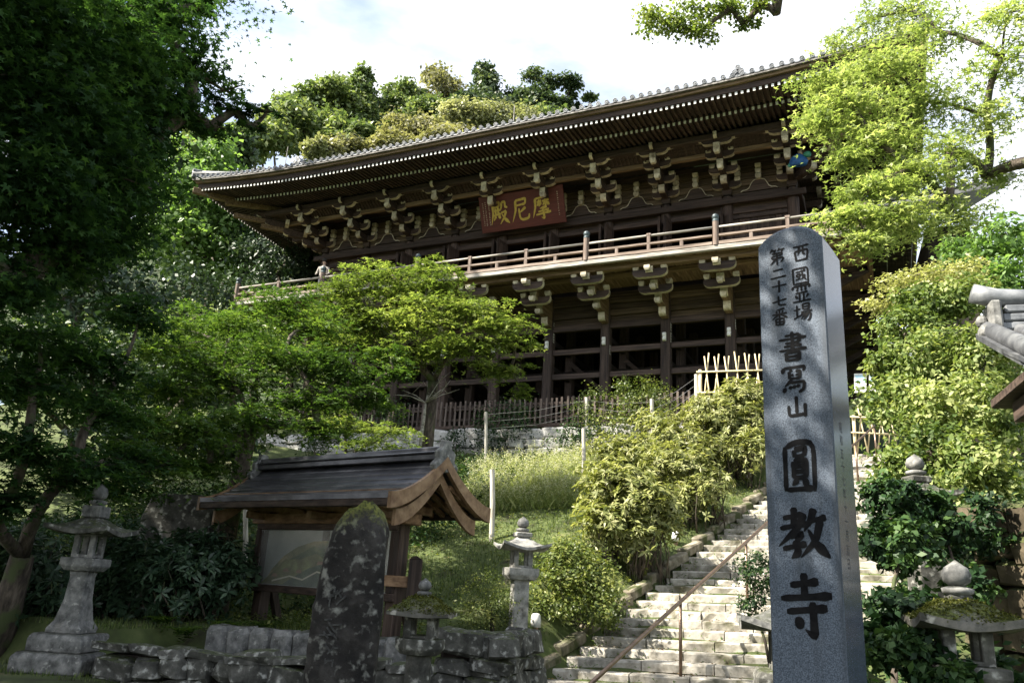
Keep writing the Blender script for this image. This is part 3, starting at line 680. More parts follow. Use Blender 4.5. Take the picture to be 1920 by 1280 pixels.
# ---- stairs
stairs = thing('stone_staircase', 'long sunlit flight of worn stone steps climbing right towards the hall', 'stairs', T(STX(12.0), 12.0, .15))
TA = .085; SWD = 4.15; r_ = random.Random(4)
def worn_block(seed):
    r2 = random.Random(seed); m = MB(); n = 7; vs = []
    for i in range(n):
        x = -.5 + i / (n - 1); j = lambda a: r2.uniform(-a, a)
        vs += [(x, j(.012), -.15), (x, j(.012), -.03 + j(.008)), (x, .022 + j(.012), -.004 + j(.006)), (x, .52, j(.004)), (x, .52, -.15)]
    fs = []
    for i in range(n - 1):
        for k in range(5): a, b_ = i * 5 + k, i * 5 + (k + 1) % 5; fs.append((a, b_, b_ + 5, a + 5))
    fs += [(0, 1, 2, 3, 4), tuple((n - 1) * 5 + k for k in (4, 3, 2, 1, 0))]
    return m.add(vs, fs).mesh('step_block', step_stone)
sm = [worn_block(i) for i in range(9)]
for k in range(-7, 39):
    Y0 = 12 + .37 * k; z = .3 + .15 * k; x0 = STX(Y0); s = 0
    while s < SWD:
        w = r_.uniform(.55, 1.25); w = min(w, SWD - s)
        if SWD - s - w < .3: w = SWD - s
        put('step_block', r_.choice(sm), stairs, T(x0, Y0, z) @ Rz(TA) @ Ry(-.026) @ T(s + w / 2, r_.uniform(-.02, .02), r_.uniform(-.014, .008)) @ Rz(r_.uniform(-.008, .008)) @ S(w - .018, 1, 1))
        s += w
for k in range(-6, 38, 2):
    Ya, Yb_ = 12 + .37 * k, 12 + .37 * (k + 2) - .02; m = MB()
    m.bar((STX(Ya) - .16, Ya, .3 + .15 * k + .06), (STX(Yb_) - .12 + random.uniform(-.05, .05), Yb_, .3 + .15 * (k + 2) + random.uniform(-.06, .02)), .22, .2); m.buildw('side_kerb_stone', kerb_stone, stairs, bevel=.03)
# ---- hand rail
bronze = pmat('bronze_pipe', [(0.16, 0.11, 0.08), (0.28, 0.2, 0.15)], 12, 0.35, 0.02, metal=0.75, spec=.5)
def railp(k, h): Y0 = 12 + .37 * k; return Vector((STX(Y0) + 1.9, Y0 + .16, .3 + .15 * k + .05 + h))
hr = thing('hand_rail', 'brown metal pipe hand rail running up the middle of the steps', 'handrail', T(railp(-6, 0)))
m = MB(); m.tube([railp(-6, .98)] + [railp(k, .99) for k in range(-4, 37, 4)], .03, 10); m.buildw('rail_pipe', bronze, hr, smooth=True)
for k in (-6, 1.3, 8.5, 16, 23.5, 30, 36):
    m = MB(); m.tube([railp(k, -.12), railp(k, .985)], .026, 8); m.buildw('rail_post', bronze, hr, smooth=True)
# ---- stone lanterns
def sq_roof(hw, h, th, up, n=10, flat=.22, ex=.72):
    m = MB(); vs = []; fs = []
    for s_ in (0, 1):
        for j in range(n + 1):
            for i in range(n + 1):
                a = i / n * 2 - 1; b = j / n * 2 - 1; d = max(abs(a), abs(b)); cr = (abs(a) * abs(b)) ** 1.5
                if s_: z = th + h * (1 - max(0, (d - flat) / (1 - flat)) ** ex) + up * cr * d ** 3
                else: z = up * cr * d ** 3
                k_ = 1 + .05 * cr * d
                vs.append((a * hw * k_, b * hw * k_, z))
    N2 = (n + 1) ** 2
    for s_ in (0, 1):
        for j in range(n):
            for i in range(n):
                a = s_ * N2 + j * (n + 1) + i; q = (a, a + 1, a + n + 2, a + n + 1); fs.append(q if s_ else q[::-1])
    edge = [j for j in range(n)] + [n + j * (n + 1) for j in range(n)] + [N2 - 1 - j for j in range(n)] + [n * (n + 1) - j * (n + 1) for j in range(n)]
    for a, b in zip(edge, edge[1:] + edge[:1]): fs.append((a, b, b + N2, a + N2))
    return m.add(vs, fs)
def sqp(prof, mt, name, par, M, n=4, **k):
    m = MB(); c = math.cos(math.pi / n); m.lathe([(r / c, z) for r, z in prof], n, 0, phase=math.pi / n); return m.build(name, mt, par, M, **k)
def firebox(par, M, hw, h, mt):
    m = MB(); p = hw * .5
    for sx in (-1, 1):
        for sy in (-1, 1): m.box(sx * hw - (p if sx > 0 else 0), sx * hw + (p if sx < 0 else 0), sy * hw - (p if sy > 0 else 0), sy * hw + (p if sy < 0 else 0), 0, h)
    m.box(-hw * .99, hw * .99, -hw * .99, hw * .99, 0, h * .14); m.box(-hw * .99, hw * .99, -hw * .99, hw * .99, h * .88, h)
    return m.build('fire_box', mt, par, M, bevel=.008)
def finial(par, M, r, mt, jewel_h=1.9):
    m = MB(); m.lathe([(r * .55, 0), (r * 1.05, r * .25), (r * 1.1, r * .55), (r * .6, r * .72)], 14); m.build('lotus_collar', mt, par, M, smooth=True)
    m = MB(); m.lathe([(r * .45, r * .70), (r * .92, r * 1.05), (r * 1.0, r * 1.5), (r * .8, r * 2.0), (r * .3, r * 2.35), (.004, r * 2.55)], 14); m.build('jewel', mt, par, M, smooth=True)
MOSSY = []
def lantern(name, label, base, rz, parts, mt, roofmt=None, group='stone lanterns around the stairs', lean=0.0, sx=1.0):
    M = T(base) @ Rz(rz) @ Rx(lean) @ S(sx, sx, 1); L_ = thing(name, label, 'lantern', M, group); roofmt = roofmt or mt
    for p in parts:
        k = p[0]
        if k == 'slab': sqp([(p[1], p[2]), (p[1] * 1.0, p[2] + (p[3] - p[2]) * .75), (p[1] * .9, p[3])], mt, 'base_slab', L_, M, bevel=.015)
        elif k == 'shaft': sqp(p[1], mt, 'shaft', L_, M, n=p[2] if len(p) > 2 else 4, bevel=.01)
        elif k == 'plate': sqp([(p[1] * .78, p[2]), (p[1], p[2] + (p[3] - p[2]) * .4), (p[1], p[3])], mt, 'platform', L_, M, n=p[4] if len(p) > 4 else 4, bevel=.01)
        elif k == 'fire': firebox(L_, M @ T(0, 0, p[2]), p[1], p[3] - p[2], mt)
        elif k == 'roof':
            rf_ = sq_roof(p[1], p[4], p[5], p[6], ex=1.5 if roofmt is moss_stone else .72).build('roof', roofmt, L_, M @ T(0, 0, p[2]), auto=.9)
            if roofmt is moss_stone: MOSSY.append((rf_, M @ T(0, 0, p[2]), p[1], p[4], p[5], p[6]))
        elif k == 'neck': sqp([(p[1], p[2]), (p[1], p[3])], mt, 'neck_block', L_, M, bevel=.012)
        elif k == 'finial': finial(L_, M @ T(0, 0, p[2]), p[1], granite)
    return L_
b = at(120, 1252, 11.3); sc = .0064
lantern('stone_lantern', 'tall waisted stone lantern on double plinth at the left, on the grass', (b[0], b[1], .36), math.radians(22), [
    ('slab', .48, 0, .22), ('slab', .37, .222, .42), ('shaft', [(.235, .42), (.235, .47), (.175, .56), (.13, .8), (.118, 1.05), (.13, 1.12)],), ('plate', .235, 1.12, 1.27),
    ('fire', .15, 1.27, 1.56), ('roof', .42, 1.54, 0, .17, .05, .06), ('neck', .135, 1.75, 1.89), ('finial', .108, 1.89)], granite, old_stone, sx=.88)
b = at(972, 1150, 13.0)
lantern('stone_lantern', 'sunlit stone lantern with upswept roof beside the leafy bush left of the steps', (b[0], b[1], at(968, 967, 13.0)[2] - 1.72), math.radians(38), [
    ('shaft', [(.13, -.9), (.12, .9)],), ('plate', .24, .75, .93), ('fire', .15, .93, 1.2), ('roof', .36, 1.19, 0, .19, .04, .09), ('neck', .13, 1.40, 1.47), ('finial', .098, 1.47)], sunlit_gr, sunlit_gr)
b = at(783, 1260, 8.5)
lantern('stone_lantern', 'small stone lantern with thick moss on its roof, right of the tall slab', (b[0], b[1], -.02), math.radians(20), [
    ('slab', .3, 0, .15), ('shaft', [(.125, .15), (.12, .93)], 8), ('plate', .235, .93, 1.08, 8), ('fire', .15, 1.08, 1.29), ('roof', .29, 1.28, 0, .17, .03, .02), ('neck', .07, 1.44, 1.49), ('finial', .068, 1.48)], old_stone, moss_stone)
b = at(1812, 1270, 6.3)
lantern('stone_lantern', 'mossy broad-roofed stone lantern with urn-like top in front of the right-hand bushes', (b[0], b[1], -.1), math.radians(10), [
    ('slab', .34, 0, .2), ('shaft', [(.13, .2), (.15, 1.27)], 6), ('plate', .215, 1.27, 1.39), ('fire', .145, 1.39, 1.62), ('roof', .29, 1.60, 0, .14, .05, .05), ('neck', .075, 1.76, 1.82), ('finial', .092, 1.81)], old_stone, moss_stone)
b = at(1728, 1010, 9.6)
lantern('stone_lantern', 'weathered lantern half buried in the tall bright bush on the right', (b[0], b[1], gz(b[0], b[1]) - .1), math.radians(30), [
    ('shaft', [(.13, 0), (.12, 1.0)],), ('plate', .22, 1.0, 1.12), ('fire', .15, 1.12, 1.4), ('roof', .3, 1.39, 0, .16, .05, .07), ('neck', .11, 1.57, 1.64), ('finial', .095, 1.64)], old_stone, old_stone)
b = at(1478, 1220, 8.2)
lantern('stone_lantern', 'lantern mostly hidden behind the tall inscribed pillar, one roof corner showing', (b[0], b[1], -.5), math.radians(12), [
    ('slab', .4, 0, .4), ('shaft', [(.15, .4), (.14, 1.3)],), ('slab', .3, 1.3, 1.52), ('fire', .16, 1.52, 1.86), ('roof', .41, 1.85, 0, .2, .05, .09), ('neck', .12, 2.08, 2.16), ('finial', .1, 2.16)], old_stone, granite)
# ---- brush lettering
CH = {
 '書': 'h28,14 72,11;v72,11 70,38;h10,27 92,22;h28,39 70,37;v50,1 50,64;h24,50 78,47;h10,63 92,59;v30,70 31,98;z30,71 70,69 69,98;h32,84 68,83;h31,96 68,95',
 '寫': 'd14,12 8,32;z14,14 88,11 80,27;p42,20 32,27;v32,26 33,52;h34,39 47,38;z54,26 70,25 68,52;h54,39 67,38;h33,51 68,50;p42,54 14,78;z34,65 84,62 79,90 62,98;d20,80 10,97;d33,75 38,86;d46,73 51,84;d59,71 64,82',
 '山': 'v50,6 50,76;z18,42 20,84 84,78;v84,36 83,90',
 '圓': 'v12,16 12,98;z13,18 40,7 82,8 87,20 86,99;v36,22 38,36;z36,22 66,18 62,34;h38,35 62,34;v33,43 34,75;z34,43 67,41 66,74;h35,53 65,52;h35,63 65,62;h34,74 66,73;p44,76 28,88;d56,76 71,89;h14,96 84,93',
 '教': 'h12,22 50,15;v34,2 33,36;h6,41 58,31;p54,13 40,40 2,74;z22,55 49,50 36,64;g35,62 40,84 26,95;h10,78 56,68;p72,4 66,24 52,46;h64,27 95,20;p84,24 74,62 44,93;n60,42 74,68 99,92',
 '寺': 'h22,21 74,14;v48,2 48,38;h4,41 97,34;h14,60 88,52;g62,44 63,94 46,84;d30,68 43,82',
 '西': 'h8,12 92,7;v16,36 24,92;z18,37 86,30 78,90;p40,12 38,44 30,62;z60,12 60,54 72,56;h24,88 80,84',
 '國': 'v10,8 12,98;z10,11 88,6 89,99;h24,29 76,24;v30,42 32,57;z30,42 49,40 46,54;h32,56 47,54;h24,71 50,64;n54,13 62,50 80,78;p74,44 52,74;d64,13 73,21;h12,94 88,91',
 '霊': 'h22,6 78,3;d10,19 6,35;z10,20 94,15 84,30;v50,5 50,44;d26,26 37,29;d24,37 35,40;d63,24 75,27;d63,35 75,38;h20,53 80,49;v40,54 40,90;v60,54 60,90;d20,62 30,80;p82,60 70,80;h6,95 95,90',
 '場': 'h2,37 36,31;v18,10 18,76;h0,84 37,66;v48,6 50,36;z48,7 84,4 81,36;h50,21 80,20;h50,35 80,34;h38,49 98,44;p50,50 34,74;z46,61 92,56 83,92 70,97;p62,60 36,90;p76,60 50,96',
 '第': 'p26,1 8,24;h20,12 47,10;d32,14 39,24;p66,0 52,20;h62,10 94,7;d74,12 82,21;z20,30 80,28 76,44;h24,44 76,43;v24,44 20,60;z20,61 86,56 80,78 68,81;v50,30 50,99;p46,60 8,94',
 '二': 'h20,28 80,22;h4,82 96,73', '十': 'h4,48 96,42;v50,4 50,98', '七': 'h4,56 94,36;z44,8 44,78 90,80',
 '番': 'p80,3 28,12;d30,17 37,29;p71,15 62,29;h6,37 94,31;v50,10 50,58;p46,36 4,66;n54,36 97,60;v28,62 30,98;z28,63 75,60 72,98;v50,62 50,96;h30,80 72,79;h30,96 72,95',
 '摩': 'd48,0 56,9;h16,15 92,9;p18,14 16,50 0,92;h26,29 50,26;v38,20 38,48;p38,30 25,45;d40,32 49,41;h54,28 90,24;v71,17 71,48;p70,28 56,45;n73,30 92,45;p76,51 38,57;h30,69 86,63;h16,81 96,73;g56,54 58,99 43,92',
 '尼': 'z26,10 82,5 77,28;h26,31 76,27;p26,10 24,50 2,97;p78,41 44,62;z42,43 44,84 56,92 92,88 95,70',
 '殿': 'z14,8 51,4 48,24;h14,26 48,23;p14,8 14,50 0,97;h20,41 53,37;v28,30 28,56;v42,28 42,56;h16,59 55,54;p28,62 14,80;d42,60 53,73;p64,8 62,24 55,42;z64,8 83,5 82,28 95,31;h57,51 86,45;p86,45 73,70 48,98;n60,54 76,77 100,97',
}
WID = {'h': (.75, .62, .66, 1.1), 'v': (1.05, .85, .85, 1.0), 'p': (1.1, .95, .7, .18), 'n': (.35, .75, 1.35, .35), 'd': (.35, 1.15, 1.2, .5), 'z': (.85, .8, .9, .8), 'g': (1.0, .9, 1.05, .12)}
def brush(m, txt, fn, wbase=9.0, m_i=0):
    """adds the strokes of one character; fn(u,v,lift)->xyz with u right, v up in 0..1"""
    for si, st in enumerate(CH[txt].split(';')):
        ty = st[0]; pts = [tuple(map(float, p.split(','))) for p in st[1:].split()]
        seg = [math.dist(a, b_) for a, b_ in zip(pts[:-1], pts[1:])]; tot = sum(seg); N_ = 8 if len(pts) == 2 else 14
        cen = []
        for i in range(N_ + 1):
            s_ = tot * i / N_; j = 0
            while j < len(seg) - 1 and s_ > seg[j]: s_ -= seg[j]; j += 1
            q = min(1, s_ / max(seg[j], 1e-6)); a, b_ = pts[j], pts[j + 1]; cen.append([a[0] + (b_[0] - a[0]) * q, a[1] + (b_[1] - a[1]) * q])
        c2 = [cen[0]] + [[(a[0] + 2 * b_[0] + c[0]) / 4, (a[1] + 2 * b_[1] + c[1]) / 4] for a, b_, c in zip(cen[:-2], cen[1:-1], cen[2:])] + [cen[-1]]
        L_, R_ = [], []
        for i, (x, y) in enumerate(c2):
            a = c2[max(0, i - 1)]; b_ = c2[min(N_, i + 1)]; dx, dy = b_[0] - a[0], b_[1] - a[1]; d_ = math.hypot(dx, dy) or 1; nx, ny = -dy / d_, dx / d_
            tt = i / N_ * 3; k = min(2, int(tt)); w = (WID[ty][k] + (WID[ty][k + 1] - WID[ty][k]) * (tt - k)) * wbase / 2
            if i in (0, N_): w *= .55
            L_.append((x + nx * w, y + ny * w)); R_.append((x - nx * w, y - ny * w))
        vs = [fn(x / 100, 1 - y / 100, si * .00012) for x, y in L_ + R_]; n_ = N_ + 1
        m.add(vs, [(i, i + 1, n_ + i + 1, n_ + i) for i in range(N_)], m_i)
# ---- inscribed pillar
blue_gr = pmat('polished_blue_granite', [(0.03, 0.038, 0.054), (0.075, 0.096, 0.13), (0.135, 0.16, 0.205)], 150, 0.6, 0.04, pos=(.36, .5, .66), detail=3, spec=0.35, spots=(0.03, 0.038, 0.05), spot_scale=2.2, spot_pos=(.50, .74), spot_stretch=(5, 5, .35))
pol_gr = pmat('glossy_blue_granite', [(0.02, 0.026, 0.04), (0.055, 0.07, 0.10), (0.10, 0.125, 0.165)], 110, 0.2, 0.0, pos=(.36, .5, .66), detail=3, spec=0.45)
ink = pmat('black_paint_in_letters', [(0.004, 0.004, 0.005), (0.011, 0.011, 0.012)], 20, 0.85, 0.1, spec=.1)
PW, PD = .40, .43; pf = _n((.983, -.185, 0)); pn = np.array([.185, .983, 0]); pL = np.array([-.645, 4.96, 0])
Mp = Matrix(((pf[0], pn[0], 0, pL[0]), (pf[1], pn[1], 0, pL[1]), (0, 0, 1, 0), (0, 0, 0, 1)))
pillar = thing('inscribed_pillar', 'tall blue-grey granite pillar with large black carved characters', 'pillar', Mp)
m = MB(); n = 10; vs = []; fs = []
zt = lambda a, b: 3.80 + .14 * (1 - abs(2 * a - 1) ** 2.2) * (1 - .9 * abs(2 * b - 1) ** 2.4) - .10 * abs(2 * b - 1) ** 3 * (a > .97)
for b_ in range(n + 1):
    for a_ in range(n + 1):
        ea, eb = a_ / n, b_ / n; vs.append((ea * PW, eb * PD, 3.79 + .165 * (1 - abs(2 * ea - 1) ** 2.4) * (.55 + .45 * (1 - abs(2 * eb - 1) ** 2))))
for b_ in range(n):
    for a_ in range(n): q = b_ * (n + 1) + a_; fs.append((q, q + 1, q + n + 2, q + n + 1))
m.add(vs, fs, 0)
fr = [i for i in range(n + 1)]; bk = [n * (n + 1) + i for i in range(n + 1)]
for sd, mi in ((fr, 0), (bk[::-1], 0), ([n + j * (n + 1) for j in range(n + 1)], 1), ([j * (n + 1) for j in range(n + 1)][::-1], 1)):
    b0 = len(m.v); low = [(m.v[i][0], m.v[i][1], -.7) for i in sd]
    top = [m.v[i] for i in sd]; m.add(top + low, [tuple(range(len(top) - 1, -1, -1)) + tuple(range(len(top), 2 * len(top)))], mi)
me = m.mesh('shaft', [blue_gr, pol_gr]); 
bm = bmesh.new(); bm.from_mesh(me); bmesh.ops.remove_doubles(bm, verts=bm.verts, dist=1e-5); bmesh.ops.recalc_face_normals(bm, faces=bm.faces)
es = [e for e in bm.edges if len(e.link_faces) == 2 and e.calc_face_angle(0) > .6]; bmesh.ops.bevel(bm, geom=es, offset=.008, segments=1, affect='EDGES'); bm.to_mesh(me); bm.free()
sh = put('shaft', me, pillar, Mp)
def on_face(px, py):
    """place on the pillar's front face"""
    d = ray(px, py); o = pL + np.array([0, 0, 0]); t_ = np.dot(o - CAM, pn) / np.dot(d, pn); p = CAM + d * t_; return np.dot(p - pL, pf), p[2]
for txt, px, py, hp, wb in (('西', 1502, 475, 36, 10.5), ('國', 1501, 517, 36, 9.5), ('霊', 1503, 548, 40, 9), ('場', 1506, 585, 36, 9.5), ('第', 1457, 482, 34, 9.5), ('二', 1459, 513, 28, 13), ('十', 1461, 537, 26, 13), ('七', 1462, 565, 26, 13), ('番', 1462, 594, 34, 9.5),
                         ('書', 1486, 649, 58, 10.5), ('寫', 1490, 709, 56, 10.5), ('山', 1494, 763, 48, 13), ('圓', 1500, 871, 100, 11.5), ('教', 1506, 1000, 100, 12), ('寺', 1512, 1135, 122, 12.5)):
    s0, z0 = on_face(px, py); hh = hp * mpp(px, py, 5.0) * 1.0; ww = hh * (.95 if txt not in '圓寺' else (.82 if txt == '寺' else .70))
    if txt in '書寫山': ww = hh * (1.05 if txt == '書' else .95)
    if txt in '二十七': ww = hh * 1.15
    m = MB(); brush(m, txt, lambda u, v, l: (s0 + (u - .5) * ww, -.0025 - l, z0 + (v - .5) * hh), wb * 1.22)
    put('carved_character', m.mesh('carved_character', ink), sh, Mp)
# faint date column on the polished side
def text_mesh(txt, size, mt, name):
    c = bpy.data.curves.new(name, 'FONT'); c.body = txt; c.size = size; c.align_x = 'CENTER'; c.align_y = 'CENTER'; c.space_line = 1.15
    o = bpy.data.objects.new(name, c); COL.objects.link(o); dg = bpy.context.evaluated_depsgraph_get(); me = bpy.data.meshes.new_from_object(o.evaluated_get(dg)); bpy.data.objects.remove(o); bpy.data.curves.remove(c)
    me.materials.clear(); me.materials.append(mt); return me
dcol = pmat('faint_letter_paint', [(0.015, 0.016, 0.02), (0.05, 0.055, 0.07)], 40, 0.6, 0)
dt = '昭和五十七年十一月吉日'
me = text_mesh('\n'.join(dt), .068, dcol, 'date_inscription')
put('date_inscription', me, sh, Mp @ T(PW + .002, PD * .40, 2.22) @ Rz(math.radians(90)) @ Rx(math.radians(90)))
# ---- rough standing slab
b = at(640, 1280, 7.0); yaw = math.radians(28)
dark_rock = pmat('black_lichened_rock', [(0.006, 0.0055, 0.0055), (0.018, 0.016, 0.015), (0.05, 0.046, 0.043)], 4.5, 0.85, 0.7, spots=(0.22, 0.22, 0.20), spot_scale=13, spot_pos=(.55, .74), upmoss=((0.09, 0.10, 0.02), .75, 1.1), bdist=.05)
Ms = T(b[0], b[1], -.2) @ Rz(yaw); slab = thing('standing_stone', 'tall dark natural stone slab blotched with pale lichen in the foreground', 'stone slab', Ms)
bm = bmesh.new(); prof = [(-.02, .0), (.30, .30), (.295, 1.0), (.29, 1.6), (.265, 2.0), (.235, 2.22), (.10, 2.40)]
rings = []
for j in range(26):
    z = 2.42 * j / 25; w = np.interp(z, [0, .8, 1.6, 2.05, 2.2, 2.33, 2.42], [.275, .27, .262, .25, .24, .215, .16]); dp = np.interp(z, [0, 1.6, 2.2, 2.42], [.18, .18, .15, .07]); off = np.interp(z, [0, 1.9, 2.42], [0, 0.0, .03])
    rg = []
    for k in range(20):
        a = 2 * math.pi * k / 20; c_, s_ = math.cos(a), math.sin(a); e_ = 5.0
        r0 = (abs(c_) ** e_ + abs(s_) ** e_) ** (-1 / e_); nz = 1 + .05 * math.sin(3 * a + z * 2.5) + .045 * math.sin(5 * z + a * 2) + random.uniform(-.03, .03)
        xx_ = off + r0 * c_ * w * nz; rg.append(bm.verts.new((xx_, r0 * s_ * dp * nz, z + random.uniform(-.015, .015) - (max(0, z - 1.9) * .3 * max(0, .05 - xx_) / .25 + max(0, z - 2.1) * .5 * max(0, xx_ - .1) / .15))))
    rings.append(rg)
for r0_, r1_ in zip(rings[:-1], rings[1:]):
    for k in range(20): bm.faces.new((r0_[k], r0_[(k + 1) % 20], r1_[(k + 1) % 20], r1_[k]))
bm.faces.new(rings[-1]); bm.faces.new(rings[0][::-1]); me = bpy.data.meshes.new('rock'); bm.to_mesh(me); bm.free(); me.materials.append(dark_rock); me.polygons.foreach_set('use_smooth', [True] * len(me.polygons))
rk = put('rock', me, slab, Ms)
worn = pmat('worn_letter', [(0.02, 0.02, 0.02), (0.08, 0.08, 0.077)], 30, 0.9, 0)
for i, z in enumerate((1.62, 1.42, 1.2, .98, .75, .52)):
    m = MB(); r_ = random.Random(i)
    for _ in range(7):
        x0, z0 = r_.uniform(-.05, .05), r_.uniform(-.07, .07); a = r_.choice((0.1, 1.5, .8, 2.3)); l_ = r_.uniform(.02, .05)
        m.bar((x0 - l_ * math.cos(a), 0, z0 - l_ * math.sin(a)), (x0 + l_ * math.cos(a), 0, z0 + l_ * math.sin(a)), .012, .016, up=(0, 1, 0))
    put('worn_character', m.mesh('worn_character', worn), rk, Ms @ T(-.10, -.178, z))
# ---- big flat memorial slab among the left shrubs
b = at(330, 1010, 14.0); zb_ = at(330, 1035, 14.0)[2] + .1
Mq = T(b[0], b[1], zb_) @ Rz(math.radians(30)); q = thing('memorial_slab', 'wide dark memorial slab among shrubs on the shaded left bank', 'stone slab', Mq)
m = MB(); m.prism([(-.56, -.5), (.52, -.5), (.54, .3), (.50, .72), (.3, .80), (-.44, .78), (-.57, .4)], -.09, .09, lambda a, b_, t: (a, t, b_)); m.build('slab', old_stone, q, Mq, bevel=.03)
m = MB(); m.box(-.75, .75, -.3, .3, -.9, -.1); m.build('plinth', old_stone, q, Mq, bevel=.06)
# ---- roofed map board
u_ = math.radians(-12.5); P0 = at(612, 1165, 12.0); MB0 = T(P0[0], P0[1], .86) @ Rz(u_)
board = thing('map_board', 'roofed wooden notice board with a large painted map behind glass', 'notice board', MB0)
copper = pmat('dark_copper_roof', [(0.045, 0.045, 0.052), (0.085, 0.085, 0.095), (0.14, 0.138, 0.15)], 3.0, 0.3, 0.05, metal=0.6, spec=0.5, objvar=(.8, 1.15))
brown = pmat('brown_board_wood', [(0.10, 0.055, 0.03), (0.22, 0.13, 0.07), (0.33, 0.21, 0.12)], 2.2, 0.6, 0.25, (1.2, 6, 6))
tan = pmat('tan_lit_board', [(0.12, 0.066, 0.036), (0.22, 0.135, 0.075), (0.31, 0.205, 0.12)], 2.2, 0.55, 0.2, (3, 3, 3))  # board wood with warm sun and bounce put into the tan
for x in (-1.62, -.2, 1.2):
    m = MB().box(x - .09, x + .09, -.02, .16, -.3, 1.62); m.build('post', wood_z, board, MB0, bevel=.01)
    m = MB(); m.bar((x, .55, -.3), (x, .16, .75), .1, .1); m.build('rear_brace', wood_z, board, MB0)
m = MB(); m.box(-1.9, 1.45, -.10, .2, 1.45, 1.60); m.build('top_beam', brown, board, MB0, bevel=.01)
m = MB(); m.box(-1.75, 1.3, -.12, -.021, .46, .56); m.build('sill', wood_x, board, MB0, bevel=.01)
m = MB(); m.box(-1.75, 1.28, -.10, -.021, 1.36, 1.45); m.build('panel_frame', wood_x, board, MB0, bevel=.01)
for x in (-1.75, 1.18): m = MB(); m.box(x, x + .1, -.1, -.022, .561, 1.359); m.build('panel_frame', wood_z, board, MB0, bevel=.01)
mpm, N, L, P = nodes('painted_map'); tcn = N.new('ShaderNodeNewGeometry'); no = N.new('ShaderNodeTexNoise'); no.inputs['Scale'].default_value = 2.3; no.inputs['Detail'].default_value = 7; L.new(tcn.outputs['Position'], no.inputs['Vector'])
rr = ramp(N, [(.10, .12, .09), (.05, .07, .03), (.10, .11, .04), (.24, .20, .09), (.30, .27, .18)], (.3, .42, .5, .6, .72)); L.new(no.outputs['Fac'], rr.inputs['Fac']); L.new(rr.outputs[0], P.inputs['Base Color']); P.inputs['Roughness'].default_value = .6
pale_map = pmat('map_sky', [(0.16, 0.175, 0.16), (0.27, 0.28, 0.25)], 2, 0.6, 0)
m = MB(); m.box(-1.65, 1.18, -.02, .0, .56, 1.36); mp_ = m.build('map_panel', pale_map, board, MB0)
hillp = [(-1.5, .57), (-1.35, .78), (-1.1, .98), (-.8, 1.12), (-.45, 1.2), (-.1, 1.22), (.15, 1.14), (.5, 1.0), (.85, .82), (1.14, .66), (1.14, .57)]
m = MB(); m.add([(x, -.0235, z) for x, z in hillp], [tuple(range(len(hillp)))]); put('painted_hill', m.mesh('painted_hill', mpm), mp_, MB0)
for k, (dx, dz, colr) in enumerate(((.0, -.10, (.07, .09, .035)), (-.25, -.22, (.13, .135, .05)), (.3, -.30, (.055, .075, .04)))):
    hp2 = [(-1.5 + dx * .3, .57)] + [(x + dx, max(.58, z + dz + .04 * math.sin(9 * x + k * 2))) for x, z in hillp[1:-2] if -1.5 < x + dx < 1.1] + [(1.1, .57)]
    m = MB(); m.add([(x, -.0245 - .001 * k, z) for x, z in hp2], [tuple(range(len(hp2)))]); put('painted_ridge', m.mesh('painted_ridge', pmat('map_ridge_paint', [tuple(c * .6 for c in colr), colr, tuple(c * 1.7 for c in colr)], 5, .6, 0)), mp_, MB0)
m = MB(); ptp = [(-1.3, .62), (-.9, .70), (-.6, .66), (-.3, .78), (.05, .74), (.3, .86), (.1, .95), (-.1, 1.02)]
for (xa, za), (xb, zb) in zip(ptp[:-1], ptp[1:]): m.bar((xa, -.0285, za), (xb, -.0285, zb), .002, .022)
put('painted_path', m.mesh('painted_path', pmat('map_path_paint', [(.4, .36, .25), (.5, .46, .34)], 5, .6, 0)), mp_, MB0)
for k, (xa, za) in enumerate(((-1.0, .76), (-.7, .75), (-.25, .88), (.15, .83), (.35, .96), (-.05, 1.09), (.7, .7), (-1.25, .68))):
    m = MB(); m.add([(xa - .07, -.0295, za), (xa + .07, -.0295, za), (xa + .045, -.0295, za + .045), (xa - .045, -.0295, za + .045)], [(0, 1, 2, 3)]); put('painted_roof', m.mesh('painted_roof', brown), mp_, MB0)
gl, N, L, P = nodes('board_glass'); P.inputs['Base Color'].default_value = (1, 1, 1, 1); P.inputs['Roughness'].default_value = .03; P.inputs['Alpha'].default_value = .16; P.inputs['Specular IOR Level'].default_value = .8
m = MB(); m.add([(-1.65, -.06, .561), (1.18, -.06, .561), (1.18, -.06, 1.359), (-1.65, -.06, 1.359)], [(0, 1, 2, 3)]); m.build('glass_pane', gl, board, MB0)
# roof of the board: curved shell in strips, ridge, bargeboards, brackets
def rc(q): return (.96 * q, 2.27 - .56 * (1 - (1 - q) ** 1.65))     # (depth, height) from ridge to eave
NSEG = 8
for sy in (-1, 1):
    for k in range(NSEG):
        (y0, z0), (y1, z1) = rc(k / NSEG), rc((k + 1) / NSEG); lap = .012 * (k % 2) + .012
        m = MB(); m.add([(-2.05, sy * y0, z0 + .02), (1.95, sy * y0, z0 + .02), (1.95, sy * y1, z1 + .035), (-2.05, sy * y1, z1 + .035), (-2.05, sy * y0, z0 - .03), (1.95, sy * y0, z0 - .03), (1.95, sy * y1, z1 - .03), (-2.05, sy * y1, z1 - .03)], MB.BF); m.build('roof_strip', copper, board, MB0)
    (ye, ze) = rc(1.0); m = MB(); m.box(-2.04, 1.94, min(sy * (ye - .1), sy * ye), max(sy * (ye - .1), sy * ye), ze - .12, ze - .035); m.build('eave_board', wood_x, board, MB0, bevel=.008)
    for x in np.arange(-1.9, 1.9, .21):
        m = MB(); m.bar((x, sy * .2, rc(.22)[1] - .13), (x, sy * .84, rc(.91)[1] - .075), .06, .06); m.build('roof_rafter', brown, board, MB0)
